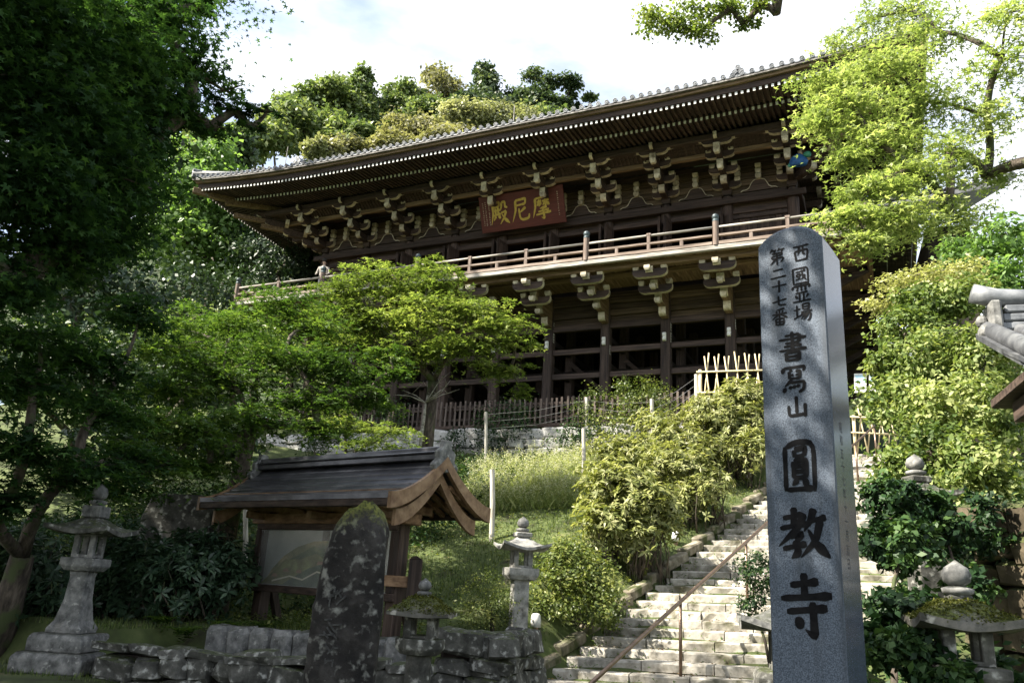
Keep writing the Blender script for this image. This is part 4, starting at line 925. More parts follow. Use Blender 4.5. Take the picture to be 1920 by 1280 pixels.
m = MB(); m.box(-2.0, 1.9, -.11, .11, 2.28, 2.36); m.box(-2.03, 1.93, -.14, .14, 2.36, 2.39); m.box(-2.0, 1.9, -.07, .07, 2.39, 2.46); m.build('ridge', copper, board, MB0, bevel=.012)
for x in (-2.04, 1.90):
    m = MB(); m.prism([(-.2, 2.12), (.2, 2.12), (.24, 2.2), (.15, 2.28), (.17, 2.38), (.08, 2.44), (.06, 2.54), (-.06, 2.54), (-.08, 2.44), (-.17, 2.38), (-.15, 2.28), (-.24, 2.2)], x, x + .1, lambda a, b_, t: (t, a, b_)); m.build('ridge_end', granite, board, MB0, bevel=.012)
for x in (-2.11, 1.951):
    for sy in (-1, 1):
        up_, dn = [], []
        for k in range(11):
            y0, z0 = rc(k / 10); up_.append((sy * y0, z0 + .05)); dn.append((sy * y0, z0 - .10 - .05 * (k / 10)))
        m = MB(); m.prism(up_ + dn[::-1], x, x + .06, lambda a, b_, t: (t, a, b_)); m.build('bargeboard', tan, board, MB0)
        m = MB(); m.prism([(a * .80, b_ - .19) for a, b_ in up_] + [(a * .80, b_ - .19) for a, b_ in dn[::-1]], x + (.07 if x > 0 else .0), x + (.12 if x > 0 else .05), lambda a, b_, t: (t - .16 if x > 0 else t + .16, a, b_)); m.build('inner_bargeboard', tan, board, MB0)
for x in (-1.62, -.2, 1.2):
    m = MB(); m.box(x - .06, x + .06, -.62, .62, 1.62, 1.74); m.box(x - .05, x + .05, -.4, .4, 1.50, 1.615); m.build('bracket_arm', tan, board, MB0, bevel=.02)
    m = MB(); m.prism([(-.3, 1.74), (.3, 1.74), (.12, 2.05), (-.12, 2.05)], x - .04, x + .04, lambda a, b_, t: (t, a, b_)); m.build('king_strut', brown, board, MB0)
for y in (-.62, .62, 0): m = MB(); m.box(-2.0, 1.9, y - .05, y + .05, 1.745 if y else 2.055, 1.83 if y else 2.14); m.build('purlin', brown, board, MB0)
# ---- white path lamps
lampw = pmat('frosted_lamp', [(0.62, 0.62, 0.6), (0.75, 0.75, 0.73)], 8, 0.4, 0)
for px, py, lab in ((1004, 1180, 'white path lamp beside the stone lantern below the leafy bush'), (1267, 1018, 'white path lamp half way up the stair edge'), (1402, 898, 'white path lamp near the top of the bank by the inscribed pillar')):
    p = hit(px, py); t = thing('path_lamp', lab, 'lamp', T(p), 'white path lamps along the steps')
    m = MB(); m.lathe([(.045, -.1), (.045, .04)], 8); m.build('stem', bronze, t, T(p)); m = MB(); m.lathe([(.085, .04), (.085, .15), (.07, .23), (.05, .25), (.0, .255)], 14); m.build('lamp_shade', lampw, t, T(p), smooth=True)
# ---- wooden sign post by the board
p = at(775, 1110, 11.0); Mt = T(p[0], p[1], gz(p[0], p[1])) @ Rz(.5); t = thing('sign_post', 'dark square wooden sign post just right of the map board', 'post', Mt)
zz_ = 1.72 - gz(p[0], p[1]) + .15
m = MB(); m.box(-.085, .085, -.085, .085, -.2, zz_); m.add([(-.085, -.085, zz_), (.085, -.085, zz_), (.085, .085, zz_), (-.085, .085, zz_), (0, 0, zz_ + .05)], [(0, 1, 4), (1, 2, 4), (2, 3, 4), (3, 0, 4)]); m.build('post', wood_z, t, Mt, bevel=.006)
m = MB(); m.box(-.42, -.086, -.03, .03, zz_ - .36, zz_ - .22); m.build('cross_arm', brown, t, Mt, bevel=.006)
# ---- picket fence
pf_ = thing('picket_fence', 'weathered wooden picket fence along the foot of the stilts', 'fence', T(-14, 23.0, 6.5))
pk = MB(); pk.box(-.035, .035, -.012, .012, 0, .84); pkm = pk.mesh('picket', pmat('picket_wood', [(0.03, 0.022, 0.018), (0.085, 0.065, 0.055), (0.18, 0.145, 0.125)], 2, .8, .2, (9, 9, .6)), bevel=.005)
x = -22.0
while x < -4.2:
    put('picket', pkm, pf_, T(x, 22.98 + random.uniform(-.008, .008), 6.56) @ Ry(random.uniform(-.02, .02)) @ S(1, 1, random.uniform(.97, 1.04))); x += .182
for z in (6.75, 7.2): m = MB().box(-22.1, -4.2, 22.995, 23.06, z, z + .07); m.buildw('fence_rail', wood_x, pf_)
m = MB().box(-22.1, -4.2, 22.93, 23.05, 6.47, 6.58); m.buildw('sill_beam', wood_x, pf_, bevel=.01)
for x in np.arange(-21.9, -4, 2.19): m = MB().box(x - .06, x + .06, 23.062, 23.17, 6.4, 7.42); m.buildw('fence_post', wood_z, pf_)
# ---- crossed bamboo fences
bamb = pmat('dry_bamboo', [(0.34, 0.27, 0.15), (0.52, 0.44, 0.27), (0.66, 0.58, 0.4)], 5, 0.5, 0.1, (3, 3, 1))
def bamboo_fence(label, px0, px1, y0, y1, h, n):
    a = onY(px0, 700, y0); b_ = onY(px1, 700, y1); t = thing('bamboo_fence', label, 'fence', T(a[0], a[1], gz(a[0], a[1])), 'bamboo lattice fences')
    A = np.array([a[0], a[1], 0]); B = np.array([b_[0], b_[1], 0]); d = (B - A); L_ = np.linalg.norm(d); d /= L_; r_ = random.Random(n)
    g = max(gz(*A[:2]), gz(*B[:2]))
    for k in range(n):
        for s_ in (-1, 1):
            c = A + d * (L_ * (k + .5) / n); w = L_ / n * .62; h1 = h * r_.uniform(.97, 1.05)
            m = MB(); m.tube([c - d * w * s_ + np.array([0, s_ * .025, g - .15]), c + d * w * .35 * s_ + np.array([0, s_ * .025, g + h1])], [.024, .02], 7); m.buildw('bamboo_stake', bamb, t, smooth=True)
    for z in (.42, .74): m = MB(); m.tube([A - d * .15 + np.array([0, -.055, g + h * z]), B + d * .1 + np.array([0, -.055, g + h * z + .02])], .028, 7); m.buildw('bamboo_rail', bamb, t, smooth=True)
    for e in (A - d * .05,): m = MB(); m.tube([e + np.array([0, 0, g - .2]), e + np.array([0, 0, g + h * .78])], .05, 8); m.buildw('end_post', bamb, t, smooth=True)
    return t
bamboo_fence('crossed bamboo lattice fence at the head of the sunny bank left of the pillar', 1316, 1470, 22.9, 23.2, 1.95, 8)
bamboo_fence('crossed bamboo lattice fence with notices at the top of the steps', 1598, 1672, 26.0, 26.5, 1.5, 4)
notice = pmat('printed_notice', [(0.35, 0.5, 0.6), (0.75, 0.78, 0.78), (0.8, 0.8, 0.78)], 9, 0.5, 0)
for px, lab in ((1613, 'white and blue notice on the bamboo fence, nearer the pillar'), (1641, 'white and blue notice on the bamboo fence, farther from the pillar')):
    p = onY(px, 718, 25.85); m = MB(); m.box(-.17, .17, -.012, .012, -.3, .3); t = m.build('notice_sheet', lampw, None, T(p) @ Ry(.05)); tag(t, lab, 'notice', 'notices on the bamboo fence')
    m = MB(); m.box(-.14, .14, -.016, -.0125, .02, .25, 0); put('blue_picture', m.mesh('blue_picture', pmat('notice_blue', [(.25, .45, .6), (.45, .62, .72)], 6, .5, 0)), t, T(p) @ Ry(.05))
    m = MB(); m.box(-.12, .12, -.016, -.0125, -.22, -.13); put('printed_line', m.mesh('printed_line', pmat('notice_grey', [(.12, .12, .13), (.3, .3, .3)], 20, .5, 0)), t, T(p) @ Ry(.05))
# ---- pale poles with wire on the bank
polew = pmat('bleached_pole', [(0.3, 0.27, 0.22), (0.48, 0.45, 0.39), (0.62, 0.59, 0.53)], 3, .8, .25, (8, 8, .8))
def pole(px, ytop, ybot, r, lab):
    g = hit(px, ybot); p = at(px, ytop, math.hypot(g[0], g[1])); h = p[2] - g[2]; m = MB(); lx, ly = (p - g)[:2]
    m.tube([(0, 0, -.3), (lx * .5 + .01, ly * .5, h * .5), (lx, ly, h)], [r * 1.1, r, r * .95], 9)
    o = m.build('fence_pole', polew, None, T(g), auto=.8); tag(o, lab, 'pole', 'poles on the grassy bank'); return p
pp_ = [pole(1222, 748, 862, .055, 'pale pole standing among the shrubs left of the bamboo fence'), pole(1100, 745, 840, .06, 'tall pale pole in front of the picket fence above the weeds'), pole(1094, 803, 912, .05, 'shorter pale pole among the tall weeds'),
       pole(923, 880, 1012, .055, 'grey cut pole right of the map board roof'), pole(911, 772, 872, .045, 'thin shaded pole in front of the dark shrub by the wall'), pole(1306, 702, 790, .07, 'thick bamboo post at the left end of the lattice fence'), pole(460, 955, 1075, .045, 'pale leaning pole in the shade left of the map board')]
wire = pmat('wire', [(.3, .3, .3), (.5, .5, .5)], 5, .4, 0, metal=.6)
wf = thing('wire_fence', 'sagging wires strung between the pale poles', 'wire fence', T(pp_[0]))
for a, b_ in ((5, 0), (0, 1), (1, 4)):
    for dz in (-.08, -.3, -.52, -.74):
        A, B = Vector(pp_[a]), Vector(pp_[b_]); m = MB(); m.tube([A + Vector((0, 0, dz)), (A + B) / 2 + Vector((0, 0, dz - .1)), B + Vector((0, 0, dz))], .0035, 4); m.buildw('wire', wire, wf)
# ---- hall name board, gilt characters
gold = pmat('gold_leaf', [(0.42, 0.30, 0.06), (0.62, 0.47, 0.12)], 12, 0.35, 0.05, metal=.6, spec=.5)
maroon = pmat('maroon_board', [(0.07, 0.018, 0.013), (0.115, 0.03, 0.022)], 2.5, 0.5, 0.15, (.6, 6, 6))
pwid, phei = 3.55, 1.42; lean = math.radians(24); pc = onY(914, 433, 25.72); 
Mk = T(-12.02, 25.62, 14.86) @ Rx(lean); plq = thing('name_board', 'large maroon name board with three gold characters hung under the eaves', 'sign', Mk)
m = MB(); m.box(-pwid / 2, pwid / 2, -.03, .03, 0, phei); bd = m.build('board', maroon, plq, Mk, bevel=.01)
for txt, uc in (('摩', .74), ('尼', .49), ('殿', .24)):
    m = MB(); cx_ = -pwid / 2 + pwid * uc; hh = .92; brush(m, txt, lambda u, v, l: (cx_ + (u - .5) * .78, -.034 - l * 3, .24 + v * hh), 12)
    put('gold_character', m.mesh('gold_character', gold), plq, Mk)
for uc, n_ in ((.93, 12), (.045, 12), (.075, 13), (.115, 14)):
    m = MB(); r_ = random.Random(int(uc * 1000))
    for k in range(n_):
        z0 = .22 + .95 * (1 - k / n_); 
        for _ in range(3):
            x0 = r_.uniform(-.012, .012); m.bar((-pwid / 2 + pwid * uc + x0 - .018, -.034, z0 + r_.uniform(-.02, .02)), (-pwid / 2 + pwid * uc + x0 + .018, -.034, z0 + r_.uniform(-.02, .02)), .006, .008)
    put('small_writing', m.mesh('small_writing', cream), plq, Mk)
# ---- white beam noses and paper slips on the stilts
nose = MB(); nose.prism([(0, 0), (-.1, .02), (-.13, .1), (-.07, .14), (-.12, .2), (-.09, .3), (0, .3)], -.06, .06, lambda a, b_, t: (t, a, b_)); nosem = nose.mesh('beam_nose', white_end, bevel=.01)
slip = pmat('paper_slip', [(0.38, 0.36, 0.3), (0.6, 0.58, 0.5)], 10, .8, 0)
for i, c in enumerate(lowcols):
    put('beam_nose', nosem, c, T(CX[i] - .02, YW - .171, 10.0))
    if i in (4, 5, 6, 7, 8):
        for dz, mt_ in ((.0, slip), (.42, slip))[: 1 + i % 2]:
            m = MB(); m.box(-.004, 0.004, -.05, .05, -.17, .17); s_ = put('paper_slip', m.mesh('paper_slip', mt_), c, T(CX[i] + .176, YW - .06, 9.85 + .3 * (i % 3) + dz))
            m = MB()
            for k in range(3): m.box(.0045, .0055, -.032, .032, -.14 + k * .1, -.075 + k * .1)
            put('slip_print', m.mesh('slip_print', ink), c, T(CX[i] + .176, YW - .06, 9.85 + .3 * (i % 3) + dz))
# painted carving under the right corner eave
p = onY(1497, 300, 24.6); blue_c = pmat('blue_painted_wood', [(.01, .05, .16), (.03, .12, .3)], 8, .5, .1); green_c = pmat('green_painted_wood', [(.02, .14, .08), (.06, .25, .16)], 8, .5, .1)
t = thing('painted_carving', 'small blue and green painted carving under the right corner brackets', 'carving', T(p))
m = MB(); m.lathe([(.02, -.22), (.26, -.2), (.3, -.08), (.24, .1), (.1, .2), (.02, .22)], 12, 0, M=S(1, .5, 1)); m.build('blue_body', blue_c, t, T(p), smooth=True)
m = MB(); m.lathe([(.02, -.1), (.12, -.06), (.12, .06), (.02, .12)], 10, 0, M=T(.28, -.05, .12) @ S(1, .7, 1)); m.build('green_head', green_c, t, T(p), smooth=True)
m = MB(); m.bar((-.3, 0, -.2), (-.1, 0, .15), .05, .1); m.build('green_wing', green_c, t, T(p))
# ---- small tiled pavilion corner at the right edge
Mv = T(at(1992, 690, 7.6)) @ Rz(math.radians(8)) @ S(.92); pv = thing('tiled_pavilion', 'corner of a small tile-roofed wooden pavilion at the right edge', 'pavilion', Mv)
dtile = pmat('shaded_dark_tile', [(0.035, 0.037, 0.042), (0.08, 0.083, 0.09), (0.15, 0.155, 0.16)], 5, .5, .15)  # roof tile made darker, the shade put into its colour
# local: x to the right along the eave, gable end at the left
m = MB(); m.add([(-.42, -.35, 0), (2.5, -.35, 0), (2.5, .9, .62), (-.42, .9, .62), (-.42, -.35, -.06), (2.5, -.35, -.06), (2.5, .9, .56), (-.42, .9, .56)], MB.BF); m.build('roof_slope', dtile, pv, Mv)
for k in range(9):
    x = -.30 + k * .26
    m = MB(); m.tube([(x, -.39, .045), (x, .9, .66)], .07 if k else .085, 10); m.lathe([(.0, 0), (.088, 0), (.088, .03), (.065, .034), (.06, .012), (.0, .012)], 16, 0, M=T(x, -.39, .04) @ Rx(math.pi / 2), cap=False); m.build('tile_roll', dtile, pv, Mv, auto=.7)
for k in range(9):
    m = MB(); x = -.43 + k * .26; pp = [(x + .26 * i / 6, .05 * (4 * ((i / 6) - .5) ** 2) - .035) for i in range(7)]; m.prism(pp + [(a, b_ - .04) for a, b_ in reversed(pp)], -.37, .1, lambda a, b_, t: (a, t, b_ + (t + .37) * .45)); m.build('flat_tile', dtile, pv, Mv)
for k in range(3):
    m = MB(); m.box(-.22 + .03 * k, 2.5, .78 - .0 * k, 1.0, .62 + .09 * k, .70 + .09 * k); m.build('ridge_tile_course', tile, pv, Mv, bevel=.015)
m = MB(); m.tube([(-.42, .88, 1.05), (-.2, .88, .985), (.2, .88, .96), (2.5, .88, .96)], [.1, .1, .09, .09], 12); m.build('ridge_roll', tile, pv, Mv, smooth=True)
m = MB(); m.box(-.30, -.2, .72, 1.05, .55, .92); m.lathe([(.07, 0), (.09, .06), (.05, .12)], 8, 0, M=T(-.3, .8, .6) @ Ry(-math.pi / 2)); m.lathe([(.06, 0), (.08, .06), (.04, .1)], 8, 0, M=T(-.3, .92, .75) @ Ry(-math.pi / 2)); m.build('ridge_end', granite, pv, Mv, bevel=.02)
m = MB(); m.box(-.36, 2.5, -.3, .9, -.16, -.07); m.build('eave_boarding', wood_x, pv, Mv, bevel=.01)
m = MB(); m.box(-.2, 2.5, -.14, .02, -.48, -.25); bmv = m.build('lintel', brown, pv, Mv, bevel=.015)
m = MB(); m.box(-.26, -.1, -.2, .6, -.36, -.17); m.build('cross_beam', wood_y, pv, Mv, bevel=.01)
m = MB(); m.box(.02, .62, -.165, -.145, -.45, -.27); sgn = m.build('name_plate', pmat('plate_wood', [(.16, .14, .12), (.3, .27, .24)], 3, .7, .1, (1, 6, 6)), pv, Mv)
for k in range(3):
    m = MB(); r_ = random.Random(k)
    for _ in range(5): x0, z0 = .14 + k * .19 + r_.uniform(-.04, .04), -.36 + r_.uniform(-.04, .04); m.bar((x0 - .03, -.168, z0), (x0 + .03, -.168, z0 + r_.uniform(-.02, .02)), .003, .022)
    put('faded_mark', m.mesh('faded_mark', ink), sgn, Mv)
for x in (.28, 2.2): m = MB(); m.bar((x, -.06, -5.0), (x, -.06, -.48), .14, .14); m.build('post', tan, pv, Mv, bevel=.015)
for k in range(14): m = MB(); m.box(.0, 2.0, .25, .29, -2.6 + k * .15, -2.6 + k * .15 + .07); m.build('slat', white_end, pv, Mv)
# ---- farther tiled roof corner behind the right maple
Mr = T(at(1893, 335, 24)) @ Rz(math.radians(4)); fr_ = thing('side_hall_roof', 'distant dark roof corner showing behind the right-hand maple', 'building', Mr)
m = MB(); m.add([(0, 0, 0), (-5, 1, -.1), (-5, 6, 2.2), (0, 6, 2.2), (0, 0, -.14), (-5, 1, -.24), (-5, 6, 2.0), (0, 6, 2.0)], MB.BF); m.build('roof', dtile, fr_, Mr)
m = MB(); m.tube([(.05, -.05, .06), (.02, 6, 2.3)], .12, 8); m.build('verge_tiles', tile, fr_, Mr)
for k in range(16): m = MB(); m.tube([(-.3 * k - .2, -.02 + .06 * k, .05), (-.3 * k - .2, 5.9, 2.25)], .08, 6); m.build('tile_row', dtile, fr_, Mr)
m = MB(); m.box(-1.9, -.7, 2.2, 5.8, -8, -.3); m.build('wall', dark_in, fr_, Mr)
# ---- visitor on the balcony
p = onY(606, 520, 24.15); bx_, by_ = p[0] - .02, 24.15
Mh = T(bx_, by_, BZ) @ Rz(math.radians(200)); 
bmv_ = bpy.data.meshes.new('body')
J = [(0, 0, .92, .15, .11), (0, .0, 1.12, .15, .11), (0, .02, 1.32, .17, .11), (0, .02, 1.43, .07, .07), (0, .03, 1.50, .055, .055), (0, .05, 1.58, .075, .09), (0, .05, 1.68, .07, .085),
     (.19, .02, 1.36, .06, .06), (.25, .06, 1.12, .045, .045), (.22, .24, .98, .035, .035), (.2, .31, .96, .04, .025),
     (-.19, .02, 1.36, .06, .06), (-.26, .05, 1.12, .045, .045), (-.22, .24, .98, .035, .035), (-.2, .31, .96, .04, .025),
     (.09, 0, .82, .09, .09), (.1, .02, .46, .06, .06), (.1, -.01, .08, .04, .045), (.1, .14, .035, .04, .03),
     (-.09, 0, .82, .09, .09), (-.1, .02, .46, .06, .06), (-.1, -.01, .08, .04, .045), (-.1, .14, .035, .04, .03)]
E_ = [(0, 1), (1, 2), (2, 3), (3, 4), (4, 5), (5, 6), (2, 7), (7, 8), (8, 9), (9, 10), (2, 11), (11, 12), (12, 13), (13, 14), (0, 15), (15, 16), (16, 17), (17, 18), (0, 19), (19, 20), (20, 21), (21, 22)]
bmv_.from_pydata([j[:3] for j in J], E_, [])
per = put('person', bmv_, None, Mh)
sk = per.modifiers.new('skin', 'SKIN')
for i, j in enumerate(J): bmv_.skin_vertices[0].data[i].radius = (j[3], j[4]); bmv_.skin_vertices[0].data[i].use_root = (i == 0)
per.modifiers.new('sub', 'SUBSURF').levels = 2; per.modifiers['sub'].render_levels = 2
pm, N, L, P = nodes('clothes_and_skin'); tcn = N.new('ShaderNodeTexCoord'); sp = N.new('ShaderNodeSeparateXYZ'); L.new(tcn.outputs['Object'], sp.inputs[0])
rr = ramp(N, [(.05, .05, .07), (.32, .29, .26), (.5, .34, .26)], (.0, .56, .86)); rr.color_ramp.interpolation = 'CONSTANT'; mr = N.new('ShaderNodeMath'); mr.operation = 'DIVIDE'; mr.inputs[1].default_value = 1.7; L.new(sp.outputs['Z'], mr.inputs[0]); L.new(mr.outputs[0], rr.inputs['Fac']); L.new(rr.outputs[0], P.inputs['Base Color']); P.inputs['Roughness'].default_value = .8
bmv_.materials.append(pm); tag(per, 'visitor in a beige top leaning on the balcony rail near its left end', 'person')
m = MB(); m.lathe([(.088, 1.60), (.098, 1.66), (.09, 1.73), (.05, 1.775), (.0, 1.785)], 14, 0, M=T(0, .035, 0) @ S(1, 1.12, 1)); m.build('hair', pmat('dark_hair', [(.01, .009, .008), (.03, .025, .02)], 30, .6, .2), per, Mh, smooth=True)
# ================================================================== vegetation
def nrm(a): return a / np.maximum(np.linalg.norm(a, axis=-1, keepdims=True), 1e-9)
def _maple(lobes=((-118, .55), (-62, .85), (0, 1.0), (62, .85), (118, .55)), notch=.30):
    vs = [(0, 0, 0)]; an = [a for a, _ in lobes]; nt = [an[0] - 38] + [(a + b) / 2 for a, b in zip(an[:-1], an[1:])] + [an[-1] + 38]
    for a in nt: vs.append((notch * math.cos(math.radians(a)), notch * math.sin(math.radians(a)), .03))
    for a, l in lobes: vs.append((l * math.cos(math.radians(a)), l * math.sin(math.radians(a)), -.10 * l))
    k = len(nt); return np.array(vs), np.array([(0, 1 + i, 1 + k + i, 2 + i) for i in range(len(lobes))])
SHAPES = {'oval': (np.array([(0, 0, 0), (.5, .27, .07), (1, 0, -.05), (.5, -.27, .07)]), np.array([(0, 1, 2, 3)])),
          'long': (np.array([(0, 0, 0), (.5, .15, .05), (1, 0, -.12), (.5, -.15, .05)]), np.array([(0, 1, 2, 3)])),
          'round': (np.array([(0, 0, 0), (.45, .42, .08), (1, 0, -.05), (.45, -.42, .08)]), np.array([(0, 1, 2, 3)])),
          'maple': _maple(), 'maple3': _maple(((-65, .8), (0, 1.0), (65, .8)), .28)}
def leaf_mesh(name, mat, P, Nn, size, shape, tint, tang=None):
    V, F = SHAPES[shape]; n = len(P); Nn = nrm(Nn)
    tg = rng.normal(size=(n, 3)) if tang is None else tang + rng.normal(size=(n, 3)) * .25
    tg = nrm(tg - Nn * np.sum(tg * Nn, 1, keepdims=True)); bt = np.cross(Nn, tg)
    s = size[:, None, None]
    v = P[:, None, :] + s * (V[None, :, 0:1] * tg[:, None, :] + V[None, :, 1:2] * bt[:, None, :] + V[None, :, 2:3] * Nn[:, None, :])
    k = len(V); f = (F[None] + (np.arange(n) * k)[:, None, None]).reshape(-1, 4)
    me = bpy.data.meshes.new(name); me.vertices.add(n * k); me.vertices.foreach_set('co', v.reshape(-1).astype(np.float32))
    me.loops.add(f.size); me.loops.foreach_set('vertex_index', f.reshape(-1).astype(np.int32))
    me.polygons.add(len(f)); me.polygons.foreach_set('loop_start', (np.arange(len(f)) * 4).astype(np.int32))
    at_ = me.attributes.new('tint', 'FLOAT', 'POINT'); at_.data.foreach_set('value', np.repeat(np.clip(tint, 0, 1), k).astype(np.float32))
    me.materials.append(mat); me.update(calc_edges=True); return me
def ell(px, py, D, rxp, ryp, dep=None):
    """ellipsoid from a picture spot and a real distance: centre, axes (3 vectors)"""
    c = at(px, py, D); m_ = mpp(px, py, D); vd = np.array([c[0], c[1], 0]); vd /= np.linalg.norm(vd); rt = np.array([vd[1], -vd[0], 0])
    rx, rz = rxp * m_, ryp * m_; dp = (rx + rz) / 2 if dep is None else dep
    return c, np.array([rt * rx, vd * dp, (0, 0, rz)])
def blob(c, A, n, clump=35, flat=.35, spread=.22, up=.6, outw=.5, rnd=.5, shell=.45, droop=0.0):
    K = max(6, int(n / clump)); d = nrm(rng.normal(size=(K, 3))); r = (1 - shell * rng.random(K) ** 1.2)
    loc = d * r[:, None]; cen = c + loc @ A
    idx = rng.integers(0, K, n); rad = np.linalg.norm(A, axis=1).mean() * spread
    off = rng.normal(size=(n, 3)) * rad * np.array([1, 1, flat])
    if droop: off[:, 2] -= droop * (off[:, 0] ** 2 + off[:, 1] ** 2) / max(rad, 1e-6)
    P = cen[idx] + off; out = nrm(d[idx] @ np.diag([1, 1, 1.0]) @ nrm(A) )
    Nn = up * np.array([0, 0, 1.0]) + outw * out + rnd * rng.normal(size=(n, 3))
    tint = .5 + .2 * rng.normal(size=n) + .24 * rng.normal(size=K)[idx] + .13 * rng.normal()
    return P, Nn, tint, cen
bark = pmat('bark', [(0.025, 0.02, 0.016), (0.07, 0.056, 0.044), (0.14, 0.115, 0.09)], 5, .9, .6, (3, 3, .8), spots=(0.06, 0.075, 0.03), spot_scale=4, spot_pos=(.52, .62))
def plant(name, label, cat, base, blobs, mat, leaf, shape='oval', group=None, trunk=.1, dens=1.0, clump=35, flat=.35, spread=.22, up=.6, outw=.5, rnd=.5, shell=.45, droop=0.0, fork=.35, twigs=3, dep=None, crown='crown', stem='trunk', bk=None, bend=.15, fork_pt=None, foot=None):
    """one plant: crown of leaf faces + a branching stem; blobs = (px,py,D,rx_px,ry_px,count[,depth])"""
    if foot is not None:
        base = hit(*foot); dD = math.hypot(base[0], base[1]) - blobs[0][2]; blobs = [(b_[0], b_[1], b_[2] + dD) + tuple(b_[3:]) for b_ in blobs]
    base = np.array(base, float); t = thing(name, label, cat, T(base), group)
    Ps, Ns, Ts, cs, subs = [], [], [], [], []
    for b_ in blobs:
        if isinstance(b_[0], (tuple, list, np.ndarray)): c, A = np.array(b_[0], float), np.diag(b_[1]).astype(float); n = b_[2]
        else: c, A = ell(*b_[:5], dep=(b_[6] if len(b_) > 6 else dep)); n = b_[5]
        P, Nn, ti, cen = blob(c, A, max(10, int(n * dens)), clump, flat, spread, up, outw, rnd, shell, droop); Ps.append(P); Ns.append(Nn); Ts.append(ti); cs.append(c); subs.append(cen)
    P = np.concatenate(Ps); Nn = np.concatenate(Ns); ti = np.concatenate(Ts)
    g = ground_z(P[:, 0], P[:, 1]); ok = P[:, 2] > g + .02; P, Nn, ti = P[ok], Nn[ok], ti[ok]
    sz = leaf * rng.uniform(.5, 1.35, len(P))
    put(crown, leaf_mesh(crown, mat, P, Nn, sz, shape, ti), t, Matrix())
    if trunk:
        m = MB(); top = np.mean(cs, 0); fk = base + (top - base) * fork if fork_pt is None else np.array(fork_pt, float)
        if fork_pt is None: fk[2] = base[2] + (top[2] - base[2]) * max(fork, .3)
        def curve(a, b_, r0, r1, k=5, sag=.0):
            mid = (a + b_) / 2 + rng.normal(size=3) * np.linalg.norm(b_ - a) * bend * np.array([1, 1, .5]) + np.array([0, 0, np.linalg.norm(b_ - a) * .08])
            pts = []; 
            for i in range(k + 1): q = i / k; pts.append(a * (1 - q) ** 2 + 2 * mid * q * (1 - q) + b_ * q * q)
            m.tube(pts, list(np.linspace(r0, r1, k + 1)), 7 if r0 > .03 else 5)
        m.tube([base - np.array([0, 0, .3]), base * .55 + fk * .45 + rng.normal(size=3) * .08 * trunk * 5, fk], [trunk * 1.35, trunk * 1.05, trunk * .85], 10)
        nodes_ = [fk]; par = [-1]; rem = list(range(len(cs))); own = {}
        while rem:                                          # each limb springs from the nearest limb already there
            D_ = [(np.linalg.norm(cs[i] - nodes_[j]) + .35 * np.linalg.norm(nodes_[j] - fk), i, j) for i in rem for j in range(len(nodes_))]
            _, i, j = min(D_); rem.remove(i); own[len(nodes_)] = i; nodes_.append(cs[i]); par.append(j)
        cnt = [1] * len(nodes_)
        for k in range(len(nodes_) - 1, 0, -1): cnt[par[k]] += cnt[k]
        rad_ = lambda k: max(trunk * .13, trunk * .8 * (cnt[k] / cnt[0]) ** .5)
        for k in range(1, len(nodes_)):
            curve(nodes_[par[k]], nodes_[k], rad_(k), rad_(k) * .7 if cnt[k] > 1 else trunk * .07)
            cen = subs[own[k]]
            for q_ in range(min(twigs, len(cen))): curve(nodes_[k], cen[q_], trunk * .08, trunk * .025, 3)
        put(stem, m.mesh(stem, bk or bark, smooth=True), t, Matrix())
    return t
def gbase(px, py, D):
    p = at(px, py, D); return (p[0], p[1], gz(p[0], p[1]))
# leaf colours
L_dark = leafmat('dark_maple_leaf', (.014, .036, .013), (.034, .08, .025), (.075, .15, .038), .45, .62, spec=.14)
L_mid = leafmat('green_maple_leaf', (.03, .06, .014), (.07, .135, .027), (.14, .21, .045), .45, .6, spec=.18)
L_lit = leafmat('lit_maple_leaf', (.065, .10, .022), (.15, .21, .05), (.30, .35, .11), .48, .6, spec=.18)  # maple leaf copied paler and yellower, sunlight put into its colour
L_lime = leafmat('lime_maple_leaf', (.13, .18, .06), (.29, .36, .13), (.52, .56, .29), .5, .6, spec=.2)
L_gink = leafmat('ginkgo_leaf', (.07, .13, .035), (.13, .23, .06), (.24, .36, .12), .5)
L_ever = leafmat('evergreen_leaf', (.02, .04, .02), (.04, .075, .036), (.09, .13, .07), .2)
L_osm = leafmat('glossy_bush_leaf', (.06, .10, .025), (.16, .22, .06), (.34, .38, .15), .38, .5, spec=.28)
L_cam = leafmat('dark_glossy_leaf', (.012, .03, .012), (.025, .06, .02), (.06, .11, .03), .25, .5, spec=.25)
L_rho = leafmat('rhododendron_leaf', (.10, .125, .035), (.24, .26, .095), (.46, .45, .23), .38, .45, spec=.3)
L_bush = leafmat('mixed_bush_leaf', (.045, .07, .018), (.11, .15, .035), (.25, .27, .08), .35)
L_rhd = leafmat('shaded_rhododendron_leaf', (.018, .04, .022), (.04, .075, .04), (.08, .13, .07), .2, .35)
L_olive = leafmat('olive_tree_leaf', (.14, .14, .07), (.24, .235, .125), (.36, .345, .20), .35)
L_pale = leafmat('pale_tree_leaf', (.17, .185, .10), (.28, .295, .17), (.42, .42, .28), .35)
L_hill = leafmat('hill_tree_leaf', (.07, .11, .042), (.15, .205, .08), (.28, .32, .14), .42)
L_hdk = leafmat('dark_conifer_leaf', (.035, .06, .032), (.075, .115, .058), (.15, .19, .095), .3)
L_cream = leafmat('lit_cream_leaf', (.25, .27, .10), (.42, .42, .2), (.55, .54, .33), .35)  # cream leaf colour, whitened to hold the sunlight on it
